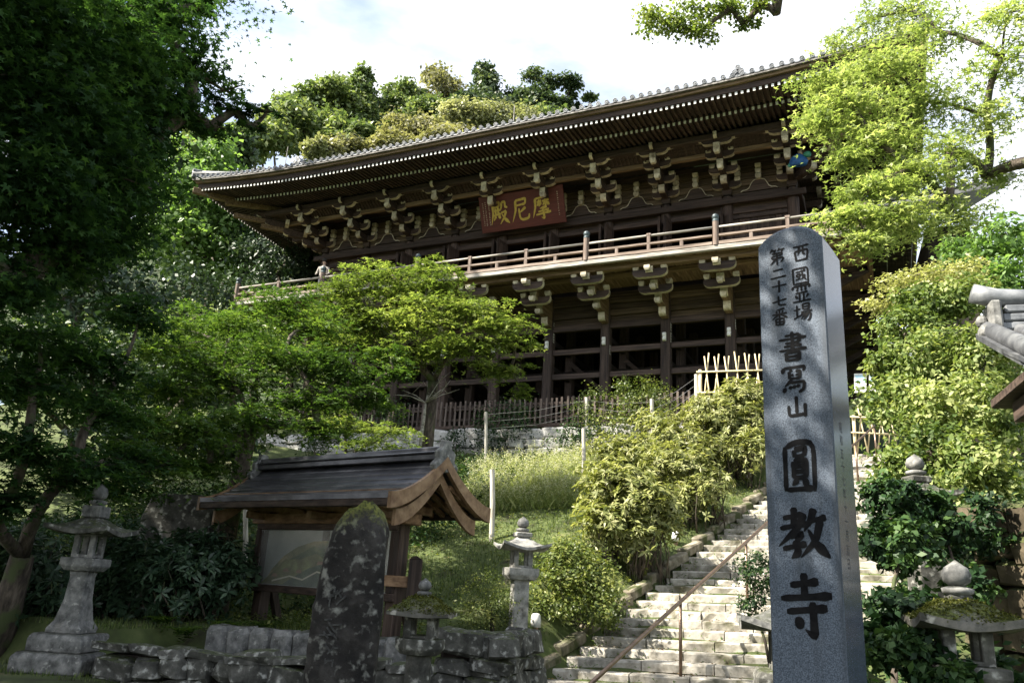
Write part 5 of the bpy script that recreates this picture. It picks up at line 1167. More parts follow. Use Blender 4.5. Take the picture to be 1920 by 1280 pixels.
# ---- near maple, upper left
kw = dict(shape='maple', clump=26, flat=.30, spread=.30, up=.75, outw=.15, rnd=.42, shell=.75, twigs=4)
plant('maple_tree', 'big dark maple overhanging the upper left corner, star leaves against the sky', 'tree', (-9.6, 2.2, 0), [
    (40, 60, 7.6, 150, 110, 2600), (190, 70, 8.0, 130, 100, 2600), (100, 220, 7.6, 150, 100, 2600), (235, 170, 8.4, 90, 95, 2000), (50, 360, 7.4, 130, 90, 2000), (165, 320, 8.0, 120, 90, 2100), (262, 275, 8.6, 60, 50, 650),
    (190, 430, 8.4, 90, 65, 1200), (110, 470, 8.0, 120, 70, 1300), (355, 130, 8.6, 55, 55, 420), (345, 215, 8.6, 75, 30, 520), (440, 208, 8.6, 60, 14, 130), (500, 210, 8.6, 36, 7, 34), (470, 238, 8.6, 26, 10, 50), (395, 240, 8.6, 35, 14, 90), (420, 170, 8.8, 45, 25, 50), (300, 30, 8.4, 90, 45, 800), (375, 12, 8.6, 45, 18, 200), (20, 540, 7.8, 90, 60, 700), (240, 360, 8.8, 55, 50, 500), (-120, 150, 7.6, 150, 200, 2000), (-150, 420, 7.6, 150, 160, 1600), ((-9.8, 6.4, 10.1), (2.2, 1.6, 1.0), 2400), ((-8.6, 5.2, 9.2), (1.6, 1.5, .9), 1500)], L_dark, .064, trunk=.22, dens=1.8, fork_pt=(-8.2, 3.2, 3.6), **kw)  # last two leaf masses added to shade the lower steps
plant('maple_tree', 'unseen maple added over the viewpoint to shade the pillar', 'tree', (-6.4, -2.2, 0), [((-4.6, .9, 7.6), (1.9, 1.7, .9), 2600), ((-6.6, 1.6, 7.4), (1.8, 1.4, 1.0), 2400), ((-3.0, -.2, 7.9), (1.6, 1.5, .8), 1800), ((-7.6, .2, 6.8), (1.6, 1.4, 1.0), 1500), ((-2.6, 2.2, 7.9), (1.5, 1.2, .7), 1900), ((-1.2, 3.0, 8.4), (1.4, 1.1, .7), 1700)], L_dark, .1, trunk=.16, fork_pt=(-5.6, -.9, 4.6), **kw)  # crown out of view, added as a shade source over pillar and lantern
# ---- shaded maples on the left
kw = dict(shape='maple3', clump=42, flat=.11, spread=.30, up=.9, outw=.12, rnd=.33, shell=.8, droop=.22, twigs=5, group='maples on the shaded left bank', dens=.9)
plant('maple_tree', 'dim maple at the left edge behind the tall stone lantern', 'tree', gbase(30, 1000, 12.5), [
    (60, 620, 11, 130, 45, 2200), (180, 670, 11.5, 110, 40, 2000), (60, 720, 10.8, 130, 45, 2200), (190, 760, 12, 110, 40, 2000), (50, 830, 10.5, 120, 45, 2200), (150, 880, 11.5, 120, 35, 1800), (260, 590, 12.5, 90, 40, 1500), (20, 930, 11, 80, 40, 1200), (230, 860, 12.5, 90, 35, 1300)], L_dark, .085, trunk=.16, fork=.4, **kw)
plant('maple_tree', 'spreading layered green maple above the map board roof', 'tree', gbase(445, 890, 13.8), [
    (330, 650, 15, 100, 35, 1700), (430, 610, 15.5, 110, 38, 2200), (530, 570, 16, 90, 38, 1900), (300, 730, 14.6, 110, 36, 1900), (420, 700, 14.6, 110, 38, 2200), (540, 660, 14.6, 110, 40, 2300), (650, 690, 14.8, 110, 38, 2300), (725, 660, 15, 45, 22, 600), (480, 780, 13.8, 120, 34, 2100), (590, 745, 14.2, 100, 36, 2000), (370, 810, 13.4, 110, 34, 1700), (690, 745, 14.6, 80, 24, 1000), (600, 800, 14, 80, 22, 800), (260, 830, 13, 80, 30, 1000), (310, 870, 13.2, 100, 32, 1500), (220, 910, 13, 100, 34, 1500), (390, 870, 13.6, 80, 26, 1100), (300, 790, 13.6, 100, 32, 1400), (590, 610, 15.6, 80, 34, 1500), (740, 700, 14.8, 40, 16, 350)], L_mid, .085, trunk=.15, fork_pt=at(470, 800, 14.2), **kw)
plant('maple_tree', 'young maple low against the pale wall, left of the dark wall shrub', 'tree', gbase(625, 860, 17.5), [
    (650, 790, 17.5, 70, 20, 900), (740, 805, 17.5, 80, 16, 800), (700, 830, 17, 90, 14, 700), (610, 770, 17.8, 60, 22, 700)], L_lit, .085, trunk=.07, fork=.6, **kw)
plant('maple_tree', 'sunlit yellow-green maple in front of the middle of the balcony', 'tree', gbase(792, 800, 19.4), [
    (640, 545, 18.8, 70, 34, 1700), (725, 520, 18.8, 85, 34, 2100), (800, 530, 18.6, 80, 34, 2000), (690, 600, 18.6, 90, 36, 2000), (790, 590, 18.2, 100, 38, 2400), (880, 575, 18.2, 85, 34, 1900), (940, 610, 18, 70, 28, 1400), (860, 640, 18, 90, 32, 1800), (960, 640, 18, 45, 20, 500), (760, 650, 18.2, 90, 30, 1500), (955, 690, 18.4, 45, 20, 450), (905, 680, 18.3, 60, 22, 600), (820, 500, 18.8, 50, 16, 600), (650, 640, 18.6, 70, 28, 1100), (985, 730, 18.6, 30, 22, 300), (590, 590, 19, 50, 26, 700)], L_lit, .095, trunk=.15, fork_pt=at(812, 715, 19.0), **kw)
plant('maple_tree', 'green maple in front of the far left end of the balcony', 'tree', gbase(470, 760, 21), [
    (470, 615, 21, 80, 26, 1300), (560, 585, 20.8, 60, 20, 900), (390, 590, 22, 60, 30, 1000), (330, 620, 21, 80, 35, 1300), (420, 650, 20, 100, 36, 1500)], L_mid, .10, trunk=.12, **kw)
# ---- trees behind, left of the hall
kw = dict(clump=40, flat=.6, spread=.25, up=.45, outw=.6, rnd=.55, shell=.5)
plant('ginkgo_tree', 'tall bright green ginkgo rising left of the hall eave', 'tree', gbase(350, 640, 42), [
    (405, 300, 42, 45, 50, 1300), (370, 370, 41, 70, 60, 2200), (330, 320, 42, 60, 60, 1500), (420, 430, 41, 60, 60, 1900), (340, 450, 40.5, 80, 65, 2200), (400, 500, 41, 70, 40, 1400), (455, 480, 41.5, 45, 35, 900), (250, 420, 41, 80, 80, 1700), (270, 320, 42, 60, 60, 1000)], L_gink, .28, 'round', trunk=.3, **kw)
for spec in (('evergreen_tree', 'blue-green evergreen under the left eave, nearest the corner', [(560, 490, 38, 60, 45, 1500), (590, 530, 38, 40, 35, 900), (520, 520, 37, 60, 40, 1300)], 560), ('evergreen_tree', 'blue-green evergreen under the left eave, tallest of the clump', [(510, 440, 40, 55, 55, 1600), (470, 400, 41, 50, 45, 1200), (480, 480, 39, 60, 45, 1400)], 500),
             ('evergreen_tree', 'dim evergreen behind the left end of the balcony rail', [(430, 540, 36, 80, 45, 1500), (340, 540, 34, 90, 60, 1700), (480, 560, 36, 60, 30, 900), (560, 560, 37, 50, 25, 600)], 420), ('evergreen_tree', 'dark tree filling the gap under the big overhanging maple', [(120, 560, 26, 120, 90, 1900), (230, 560, 27, 80, 60, 1300), (50, 700, 24, 130, 90, 1700), (200, 680, 23, 130, 80, 1600), (350, 720, 22, 100, 60, 1200), (250, 830, 20, 120, 60, 1300), (420, 820, 19.5, 80, 50, 900)], 160)):
    plant(spec[0], spec[1], 'tree', gbase(spec[3], 640, spec[2][0][2]), spec[2], L_ever, .24, 'oval', group='evergreens left of the hall', trunk=.2, **kw)
# ---- mountain trees
def hill_tree(name, label, px, py, D, rx, ry, n, mat, leaf, kind):
    base = gbase(px, py, D); top = at(px, py, D); bl = []
    r_ = np.random.default_rng(int(px * 7 + py))
    if kind == 'dome':
        for _ in range(7): a, b_ = r_.uniform(-.65, .65), r_.uniform(-.5, .35); bl.append((px + a * rx, py + b_ * ry, D + r_.uniform(-2, 2), rx * .5, ry * .55, n // 7))
        k = dict(clump=30, flat=.7, spread=.36, up=.7, outw=.6, rnd=.45, shell=.3)
    elif kind == 'cone':
        for j in range(8): q = j / 7; w = rx * (.25 + .8 * q); bl.append((px + r_.uniform(-.25, .25) * w, py - ry + 2 * ry * q, D, w * .75, ry * .26, n // 8))
        k = dict(clump=26, flat=.6, spread=.42, up=.5, outw=.7, rnd=.5, shell=.4)
    elif kind == 'pine':
        for j in range(9): bl.append((px + r_.uniform(-.8, .8) * rx, py + r_.uniform(-.9, .8) * ry, D + r_.uniform(-1, 1), rx * .36, ry * .22, n // 9))
        k = dict(clump=24, flat=.4, spread=.4, up=.8, outw=.4, rnd=.5, shell=.6)
    else:
        for _ in range(9): a, b_ = r_.uniform(-.7, .7), r_.uniform(-.85, .8); bl.append((px + a * rx * (1 - .35 * max(0, -b_)), py + b_ * ry, D + r_.uniform(-2, 2), rx * .42, ry * .34, n // 9))
        k = dict(clump=26, flat=.65, spread=.42, up=.55, outw=.6, rnd=.55, shell=.45)
    return plant(name, label, 'tree', base, bl, mat, leaf * 1.35, 'oval', group='trees on the mountain behind the roof', trunk=.22, twigs=2, fork=.7, dens=1.6, **k)
HT = [('hill_tree', 'yellow-green loose tree on the hill just right of the ginkgo', 500, 275, 88, 60, 55, 3600, L_hill, .52, 'loose'), ('hill_tree', 'light green spreading tree on the hill above the left eave', 575, 250, 92, 62, 75, 4200, L_hill, .52, 'loose'),
      ('hill_tree', 'round-topped green tree on the skyline, left of the tallest', 610, 195, 100, 48, 42, 3000, L_hill, .52, 'loose'), ('hill_tree', 'tallest dense green tree on the left skyline', 680, 205, 100, 55, 62, 4600, L_hill, .5, 'cone'), ('hill_tree', 'green tree in the skyline dip right of the tallest', 745, 220, 102, 48, 38, 2800, L_hill, .52, 'loose'),
      ('hill_tree', 'thin brownish tree on the skyline at the middle of the hill', 828, 172, 106, 48, 42, 2200, L_olive, .5, 'loose'), ('hill_tree', 'dark dense conifer on the skyline', 910, 185, 106, 52, 52, 4200, L_hdk, .52, 'cone'), ('hill_tree', 'dark tree tucked between the conifer and the pine', 965, 205, 106, 45, 38, 2600, L_hdk, .52, 'loose'),
      ('pine_tree', 'airy pine with bare trunk on the right skyline', 1035, 175, 104, 52, 42, 2800, L_hdk, .46, 'pine'), ('pine_tree', 'small dark pine at the right end of the skyline', 1085, 195, 106, 28, 22, 1200, L_hdk, .46, 'pine'), ('hill_tree', 'olive-brown domed tree above the middle of the roof', 790, 245, 84, 62, 30, 3400, L_olive, .38, 'dome'),
      ('hill_tree', 'brownish domed tree left of the olive dome', 735, 270, 82, 50, 22, 2400, L_olive, .38, 'dome'), ('hill_tree', 'low yellow dome of leaves just above the left roof edge', 645, 283, 80, 62, 18, 2400, L_olive, .38, 'dome'), ('hill_tree', 'pale grey-green domed tree left of the lightning rod', 885, 218, 88, 60, 30, 3200, L_pale, .4, 'dome'), ('hill_tree', 'pale domed tree right of the lightning rod', 965, 222, 88, 52, 28, 2600, L_pale, .4, 'dome'),
      ('hill_tree', 'low olive dome right above the roof tiles at mid roof', 850, 258, 80, 50, 18, 1800, L_olive, .38, 'dome'), ('hill_tree', 'pale bush showing over the roof ridge ornament', 600, 285, 78, 25, 22, 1200, L_pale, .38, 'dome'), ('hill_tree', 'dark green tree beside the ginkgo top', 440, 290, 70, 45, 45, 2600, L_hdk, .42, 'loose'), ('hill_tree', 'green tree on the far left of the hill', 380, 290, 90, 60, 60, 2600, L_hill, .5, 'loose'),
      ('hill_tree', 'low green tree on the hill right of the pines', 1010, 225, 96, 55, 28, 2000, L_hill, .46, 'dome'), ('hill_tree', 'low leafy tree hiding behind the left skyline tree', 520, 230, 104, 35, 25, 1200, L_hill, .5, 'loose'), ('hill_tree', 'mid green tree between the light tree and the brown domes', 655, 255, 90, 60, 35, 2600, L_hill, .5, 'loose'), ('hill_tree', 'green tree behind the brown domes', 800, 215, 100, 50, 30, 2400, L_hill, .5, 'loose')]
for px_, py_, k_, lb_ in ((540, 218, 0, 'left slope, just left of the light green spreading tree'), (648, 190, 0, 'left shoulder of the tallest skyline tree'), (712, 218, 1, 'right foot of the tallest skyline tree'), (785, 200, 0, 'left of the thin brownish skyline tree'), (868, 205, 1, 'between the thin brownish tree and the dense conifer'), (935, 208, 1, 'right foot of the dense conifer'), (1000, 195, 1, 'left of the airy pine'), (590, 222, 0, 'under the round-topped skyline tree'),
                           (465, 268, 0, 'lowest on the slope beside the ginkgo'), (760, 190, 0, 'in the skyline dip, upper one'), (620, 235, 0, 'behind the light green spreading tree'), (700, 245, 0, 'above the brownish dome left of the olive one')):
    HT.append(('hill_tree', 'green tree filling the wooded hill, ' + lb_, px_, py_, 103, 42, 34, 2200, (L_hill, L_hdk)[k_], .5, 'loose'))
for h_ in HT: hill_tree(*h_)
fp, fn, ft = [], [], []
for _ in range(700):                                       # the rest of the wood reads as one mass
    x, y = rng.uniform(-90, 20), rng.uniform(50, 95); z = gz(x, y); c = np.array([x, y, z + 3.5]); P, Nn, ti, _c = blob(c, np.diag([3.2, 3.2, 3.4]), 60, 12, .7, .35); fp.append(P); fn.append(Nn); ft.append(ti)
o = put('mountain_wood', leaf_mesh('mountain_wood', L_hill, np.concatenate(fp), np.concatenate(fn), rng.uniform(.7, 1.2, 700 * 60), 'oval', np.concatenate(ft))); tag(o, 'distant wood covering the mountain slope behind the hall', 'wood', kind='stuff')
# ---- right-hand maple
kw = dict(shape='maple3', clump=26, flat=.20, spread=.34, up=.85, outw=.12, rnd=.40, shell=.8, droop=.25, twigs=5)
plant('maple_tree', 'lime-green maple reaching in from the right across the eave corner', 'tree', (4.6, 10.2, 1.0), [
    (1545, 150, 10, 60, 26, 1300), (1600, 195, 10, 95, 28, 2300), (1660, 120, 10.5, 90, 34, 2000), (1545, 225, 9.8, 45, 24, 900), (1640, 265, 10, 95, 32, 2300), (1740, 190, 10.8, 90, 40, 2000), (1720, 320, 10, 90, 30, 2000), (1640, 345, 9.6, 70, 26, 1400), (1600, 400, 9.4, 70, 30, 1500), (1690, 405, 9.8, 95, 32, 2300), (1780, 400, 10.6, 75, 28, 1500), (1780, 280, 10.8, 80, 36, 1500), (1620, 450, 9.4, 55, 22, 900),
    (1850, 220, 11.2, 75, 46, 1300), (1880, 110, 11, 70, 46, 1200), (1760, 60, 11.2, 90, 36, 1500), (1850, 330, 11.5, 60, 30, 700), (1890, 25, 10.8, 70, 36, 1000), (1640, 35, 11.8, 75, 30, 1100), (1570, 85, 11.8, 60, 26, 700), (1700, 20, 11.4, 70, 26, 900), (1590, 300, 9.8, 45, 22, 700)], L_lime, .060, trunk=.12, dens=.72, fork_pt=at(2010, 300, 11), bend=.08, **kw)
plant('overhanging_branch', 'leafy branch hanging in from the top edge above the roof', 'branch', at(1470, -60, 13), [
    (1222, 30, 13, 26, 34, 520), (1260, 50, 13, 36, 24, 600), (1310, 60, 13, 40, 20, 600), (1310, 15, 13, 50, 18, 600), (1370, 15, 13, 45, 16, 520), (1395, 45, 13.2, 30, 12, 250), (1430, 8, 13, 30, 12, 250)], L_lit, .07, shape='round', clump=24, flat=.4, spread=.34, up=.6, outw=.3, rnd=.5, shell=.8, trunk=.10, twigs=4, fork_pt=at(1455, 25, 13), bend=.06, crown='foliage', stem='bough')
# ---- right-hand bushes
kw = dict(clump=42, flat=.7, spread=.17, up=.45, outw=.6, rnd=.55, shell=.6)
plant('tall_bush', 'tall bright glossy-leaved bush filling the right side above the lanterns', 'bush', gbase(1770, 900, 11.8), [
    (1700, 620, 13, 55, 45, 1500), (1750, 570, 13.2, 70, 45, 1900), (1740, 680, 12.6, 95, 60, 2600), (1690, 760, 12.2, 75, 55, 2000), (1790, 770, 11.8, 100, 70, 2800), (1740, 860, 11.4, 95, 65, 2600), (1840, 880, 11, 80, 70, 2300), (1850, 680, 12.2, 70, 70, 2000), (1690, 880, 11.4, 45, 50, 1000), (1800, 560, 13.4, 70, 40, 1500), (1880, 780, 11.5, 50, 70, 1300), (1660, 690, 12.8, 35, 35, 700)], L_osm, .085, 'oval', trunk=.1, dens=1.3, **kw)
plant('pale_lit_bush', 'cream sunlit feathery branches between the maple and the tall bush', 'bush', gbase(1760, 700, 15), [
    (1640, 565, 14.5, 40, 14, 500), (1690, 530, 14.4, 60, 16, 900), (1750, 510, 14.4, 70, 18, 1100), (1810, 505, 14.6, 50, 18, 700), (1690, 570, 14.6, 30, 12, 350)], L_cream, .07, 'oval', trunk=.05, clump=20, flat=.3, spread=.3, up=.8, outw=.2, rnd=.4, shell=.7, droop=.3)
plant('background_tree', 'soft green tree behind the tall bush at the right edge', 'tree', gbase(1880, 600, 19), [(1870, 450, 19, 70, 45, 1500), (1820, 500, 19, 60, 40, 1200), (1900, 530, 18.5, 60, 60, 1500), (1790, 470, 19.5, 40, 30, 700)], L_gink, .14, 'oval', trunk=.12, **kw)
for lab, bx, bls in (('dark glossy shrub close beside the right face of the pillar', (1660, 1280, 7.0), [(1670, 940, 8, 50, 60, 1300), (1650, 1010, 7.8, 35, 50, 900), (1700, 1020, 7.8, 55, 60, 1300), (1730, 950, 8.2, 50, 45, 900)]), ('low dark shrub at the foot of the mossy right lantern', (1690, 1280, 6.3), [(1690, 1140, 6.6, 60, 50, 1000), (1650, 1220, 6.2, 45, 50, 900), (1720, 1230, 6.2, 70, 45, 1100), (1780, 1275, 6, 60, 25, 500)]),
                     ('dark leafy shrub behind the mossy right lantern', (1860, 1200, 7.6), [(1770, 1000, 8.4, 60, 50, 1000), (1860, 980, 8.6, 60, 60, 1100), (1800, 1100, 7.8, 60, 50, 700), (1890, 1250, 6.8, 40, 40, 400)])):
    plant('glossy_shrub', lab, 'shrub', gbase(*bx), bls, L_cam, .075, 'oval', group='dark shrubs on the right', trunk=.03, twigs=6, **kw)
# ---- rhododendrons and bushes on the bank
def whorled(name, label, blobs, mat, leaf, group, trunk=.035, auto=True):
    base = at(blobs[0][0], blobs[0][1] + blobs[0][4], blobs[0][2]) if not auto else hit(blobs[0][0], max(b_[1] + b_[4] * .9 for b_ in blobs)); dD = (math.hypot(base[0], base[1]) - blobs[0][2]) if auto else 0.0; blobs = [(b_[0], b_[1], b_[2] + dD) + tuple(b_[3:]) for b_ in blobs]; t = thing(name, label, 'shrub', T(base), group)
    Ps, Ns, Ts, Tg, cen_all = [], [], [], [], []
    for b_ in blobs:
        c, A = ell(*b_[:5]); n = int(b_[5] / 8 * 1.6); d = nrm(rng.normal(size=(n, 3))); d[:, 2] = np.where(rng.random(n) < .62, np.abs(d[:, 2]), d[:, 2]); r = 1.08 - .75 * rng.random(n) ** 1.3
        cen = c + (d * r[:, None]) @ A + rng.normal(size=(n, 3)) * .10; out = nrm(d * .8 + np.array([0, 0, .6]) + rng.normal(size=(n, 3)) * .35); cen_all.append((c, cen))
        for k in range(8):
            a = 2 * math.pi * k / 8 + rng.random(n) * .6; u = nrm(np.cross(out, rng.normal(size=(n, 3)) * .2 + np.array([1, 0, 0]))); v = np.cross(out, u)
            dr = nrm(np.cos(a)[:, None] * u + np.sin(a)[:, None] * v - out * rng.uniform(-.2, .5, n)[:, None]); Ps.append(cen); Tg.append(dr); Ns.append(nrm(out + rng.normal(size=(n, 3)) * .25)); Ts.append(.5 + .25 * rng.normal(size=n))
    P, Nn, ti, Tg = map(np.concatenate, (Ps, Ns, Ts, Tg)); ok = P[:, 2] > ground_z(P[:, 0], P[:, 1]) + .02; P, Nn, ti, Tg = P[ok], Nn[ok], ti[ok], Tg[ok]
    put('foliage', leaf_mesh('foliage', mat, P, Nn, leaf * rng.uniform(.75, 1.2, len(P)), 'long', ti, Tg), t, Matrix())
    m = MB()
    for c, cen in cen_all:
        g = np.array([c[0], c[1], gz(c[0], c[1]) - .1])
        for k in range(0, min(len(cen), 14)): b0 = g + rng.normal(size=3) * np.array([.12, .12, 0]); m.tube([b0, (b0 + cen[k]) / 2 + rng.normal(size=3) * .08, cen[k]], [trunk * .5, trunk * .35, trunk * .15], 5)
    put('stems', m.mesh('stems', bark, smooth=True), t, Matrix()); return t
G = 'rhododendrons on the sunny bank'
for lab, bl in (('big sunlit rhododendron left of the steps, its leggy stems showing', [(1150, 920, 15.4, 65, 55, 1700), (1200, 950, 15.2, 60, 60, 1500), (1130, 985, 15, 50, 45, 900), (1190, 1010, 15, 45, 40, 700), (1240, 985, 15.4, 40, 40, 700)]), ('rhododendron up the stair edge, right of the leggy one', [(1270, 880, 17, 65, 50, 1500), (1300, 930, 16.6, 50, 40, 900), (1255, 940, 16.6, 45, 35, 700), (1340, 915, 17, 35, 30, 500)]), ('rhododendron against the pillar below the bamboo fence', [(1380, 800, 20, 60, 50, 1400), (1410, 850, 19.4, 45, 45, 900), (1360, 860, 19.4, 45, 40, 700), (1400, 760, 20.4, 50, 35, 800)]),
                ('yellow-green rhododendron below the wire fence', [(1320, 800, 20, 60, 40, 1200), (1260, 830, 19.2, 60, 40, 1100), (1310, 850, 19.2, 50, 35, 800), (1230, 800, 19.6, 40, 30, 600)]), ('rhododendron at the head of the bank under the bamboo stakes', [(1390, 750, 21.5, 50, 35, 1300), (1330, 770, 21, 40, 25, 800)]), ('lower rhododendron in the middle of the sunny bank', [(1200, 860, 18, 60, 35, 1000), (1150, 850, 18.2, 50, 30, 700), (1240, 880, 17.6, 50, 30, 700)])): whorled('rhododendron_bush', lab, bl, L_rho, .16, G)
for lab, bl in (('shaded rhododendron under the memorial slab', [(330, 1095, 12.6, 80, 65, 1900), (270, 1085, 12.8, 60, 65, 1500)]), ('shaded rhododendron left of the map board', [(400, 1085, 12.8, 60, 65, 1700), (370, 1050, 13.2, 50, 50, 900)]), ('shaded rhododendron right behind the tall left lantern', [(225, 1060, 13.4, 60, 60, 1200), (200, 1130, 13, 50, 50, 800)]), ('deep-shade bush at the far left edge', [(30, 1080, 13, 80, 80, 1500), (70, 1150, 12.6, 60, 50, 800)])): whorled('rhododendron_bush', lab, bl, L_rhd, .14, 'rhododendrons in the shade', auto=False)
kw = dict(clump=24, flat=.7, spread=.22, up=.6, outw=.55, rnd=.5, shell=.5, stem='stems', crown='foliage', twigs=4)
plant('leafy_bush', 'rounded leafy bush beside the foot of the steps, lit on top', 'bush', None, [(1075, 1060, 12.5, 60, 45, 2400), (1120, 1090, 12.3, 55, 50, 2300), (1050, 1110, 12.2, 60, 50, 2200), (1130, 1140, 12, 50, 35, 1300), (1060, 1030, 12.6, 35, 25, 800)], L_bush, .07, 'oval', trunk=.04, foot=(1085, 1172), **kw)
plant('azalea_bush', 'twiggy dark azalea on top of the rough stone corner', 'bush', None, [(910, 1110, 11.5, 45, 45, 1700), (950, 1130, 11.4, 35, 40, 1200), (900, 1150, 11.3, 40, 30, 900)], L_bush, .035, 'oval', trunk=.03, foot=(925, 1178), **kw)
for lab, mt_, bl in (('dark round shrub in front of the picket fence', L_cam, [(950, 800, 21, 60, 48, 2600), (990, 810, 21, 45, 40, 1500), (920, 820, 21, 40, 30, 900)]), ('bright green shrub climbing past the picket fence', L_bush, [(1190, 735, 22, 45, 30, 1300), (1210, 770, 21.6, 55, 35, 1500), (1240, 745, 22, 35, 25, 800)]), ('green shrub behind the tall pole at the fence', L_bush, [(1115, 765, 22, 45, 40, 1500), (1150, 800, 21.4, 55, 30, 1200)]), ('small dark shrub against the pale wall above the board roof', L_cam, [(735, 785, 21.5, 35, 40, 1200)]),
                     ('narrow dark shrub at the left of the pale wall', L_cam, [(590, 825, 20, 28, 35, 900)]), ('thin dark sapling against the pale wall', L_cam, [(855, 820, 21.5, 22, 35, 500)]), ('shrub at the right end of the pale wall', L_cam, [(1090, 810, 21.5, 40, 30, 900), (1060, 835, 21, 40, 20, 500)])):
    plant('wall_shrub', lab, 'shrub', None, bl, mt_, .085, 'oval', group='shrubs below the hall', trunk=.03, foot=(bl[0][0], max(b_[1] + b_[4] for b_ in bl)), **kw)
b = gbase(1410, 1120, 8.9)
plant('clipped_bush', 'dark bush half hidden behind the tall inscribed pillar', 'bush', b, [(1420, 1075, 9, 40, 40, 1500), (1415, 1140, 8.9, 30, 30, 700)], L_cam, .04, 'oval', trunk=.03, **kw)
# ---- bare silvery twigs
m = MB(); p0 = at(790, 790, 18.9); r_ = random.Random(5); tw = thing('bare_tree', 'bare silvery twigs of a dead sapling in front of the stilts', 'tree', T(p0[0], p0[1], gz(p0[0], p0[1])))
for px, py in ((830, 705), (845, 712), (840, 722), (815, 712), (848, 735), (825, 742), (740, 740), (765, 735), (800, 720)):
    a = np.array(at(798, 755, 18.9)); b_ = at(px, py, 18.9 + r_.uniform(-.3, .3)); mid = (a + b_) / 2 + np.array([r_.uniform(-.1, .1), 0, r_.uniform(-.05, .12)]); m.tube([a, mid, b_], [.018, .012, .004], 5)
    for _ in range(2): q = mid * .5 + b_ * .5; m.tube([q, q + np.array([r_.uniform(-.25, .3), r_.uniform(-.1, .1), r_.uniform(.05, .25)])], [.007, .003], 4)
m.tube([p0 - np.array([0, 0, 1.2]), at(796, 775, 18.9), at(798, 755, 18.9)], [.05, .035, .02], 6); put('twigs', m.mesh('twigs', silver_x, smooth=True), tw, Matrix())
# ---- weeds, grass and ferns: nobody could count them
def blades(name, label, cat, n, region, h, w, mat, lean=.35, tops=None):
    V = []; F = []; ti = []
    pts = region(n); g = ground_z(pts[:, 0], pts[:, 1]); n = len(pts)
    hh = h * rng.uniform(.5, 1.25, n); az = rng.uniform(0, 2 * np.pi, n); ln = lean * rng.random(n) * hh; ww = w * rng.uniform(.7, 1.3, n)
    d = np.stack([np.cos(az), np.sin(az), 0 * az], 1); sd = np.stack([-np.sin(az), np.cos(az), 0 * az], 1); b0 = np.stack([pts[:, 0], pts[:, 1], g - .02], 1)
    v = np.stack([b0 - sd * ww[:, None], b0 + sd * ww[:, None], b0 + d * (ln * .4)[:, None] + sd * (ww * .7)[:, None] + np.array([0, 0, 1]) * (hh * .6)[:, None], b0 + d * ln[:, None] + np.array([0, 0, 1]) * hh[:, None]], 1).reshape(-1, 3)
    f = (np.array([[0, 1, 2, 3]])[None] + (np.arange(n) * 4)[:, None, None]).reshape(-1, 4)
    me = bpy.data.meshes.new(name); me.from_pydata(v.tolist(), [], f.tolist()); a = me.attributes.new('tint', 'FLOAT', 'POINT'); a.data.foreach_set('value', np.repeat(rng.random(n), 4).astype(np.float32)); me.materials.append(mat)
    o = put(name, me); tag(o, label, cat, kind='stuff'); return o, b0 + d * ln[:, None] + np.array([0, 0, 1]) * hh[:, None]
L_weed = leafmat('weed_stem', (.12, .17, .045), (.25, .30, .10), (.45, .46, .22), .42)
L_grass = leafmat('short_grass', (.035, .06, .015), (.085, .13, .03), (.18, .22, .07), .35)
def quad_region(pxs):
    Q = np.array([hit(*p)[:2] for p in pxs])
    def f(n): a, b_ = rng.random(n)[:, None], rng.random(n)[:, None]; return (Q[0] * (1 - a) + Q[1] * a) * (1 - b_) + (Q[3] * (1 - a) + Q[2] * a) * b_
    return f
reg = quad_region([(865, 965), (1120, 955), (1140, 862), (890, 888)])
NS = 1500; c0 = reg(NS); g0 = ground_z(c0[:, 0], c0[:, 1]); hs = rng.uniform(.22, .72, NS) * (.7 + .5 * rng.random(NS)); ln = rng.normal(size=(NS, 2)) * .10
Pl, Nl, Sl, Tl, Pf = [], [], [], [], []
for j in range(18):                                         # leaves up each stalk
    q = (j + .5) / 18; p = np.column_stack([c0 + ln * (q ** 2 * hs / .5)[:, None] + rng.normal(size=(NS, 2)) * .012, g0 + hs * q]); Pl.append(p); Nl.append(rng.normal(size=(NS, 3)) * .55 + np.array([0, 0, .7])); Sl.append((.10 - .06 * q) * rng.uniform(.6, 1.3, NS)); Tl.append(np.clip(.25 + .6 * q + .15 * rng.normal(size=NS), 0, 1))
for j in range(12): Pf.append(np.column_stack([c0 + ln * (hs / .5)[:, None], g0 + hs]) + rng.normal(size=(NS, 3)) * np.array([.035, .035, .05]))
tag(put('weed_patch', leaf_mesh('weed_patch', L_weed, np.concatenate(Pl), np.concatenate(Nl), np.concatenate(Sl), 'long', np.concatenate(Tl))), 'tall pale flowering weeds on the sunny bank', 'weeds', kind='stuff')
L_fl = leafmat('pale_weed_flower', (.42, .42, .28), (.58, .57, .42), (.72, .71, .6), .4); Pf = np.concatenate(Pf); NF = len(Pf)
tag(put('weed_flowers', leaf_mesh('weed_flowers', L_fl, Pf, rng.normal(size=(NF, 3)) + np.array([0, 0, 1]), rng.uniform(.015, .032, NF), 'round', rng.random(NF))), 'tiny pale flower heads topping the weeds', 'weeds', kind='stuff')
o, tips = blades('weed_grass', 'pale grass between the weed stalks', 'grass', 5000, reg, .3, .006, L_weed, .8)
def bank(n):
    x = rng.uniform(-16, -3, n); y = rng.uniform(9.0, 22.7, n); k = x < STX(y) - .3; return np.column_stack([x[k], y[k]])
blades('bank_grass', 'short rough grass and moss on the bank', 'grass', 42000, bank, .12, .008, L_grass)
def terr(n):
    x = rng.uniform(-12, -4, n); y = rng.uniform(6.4, 11.5, n); return np.column_stack([x, y])
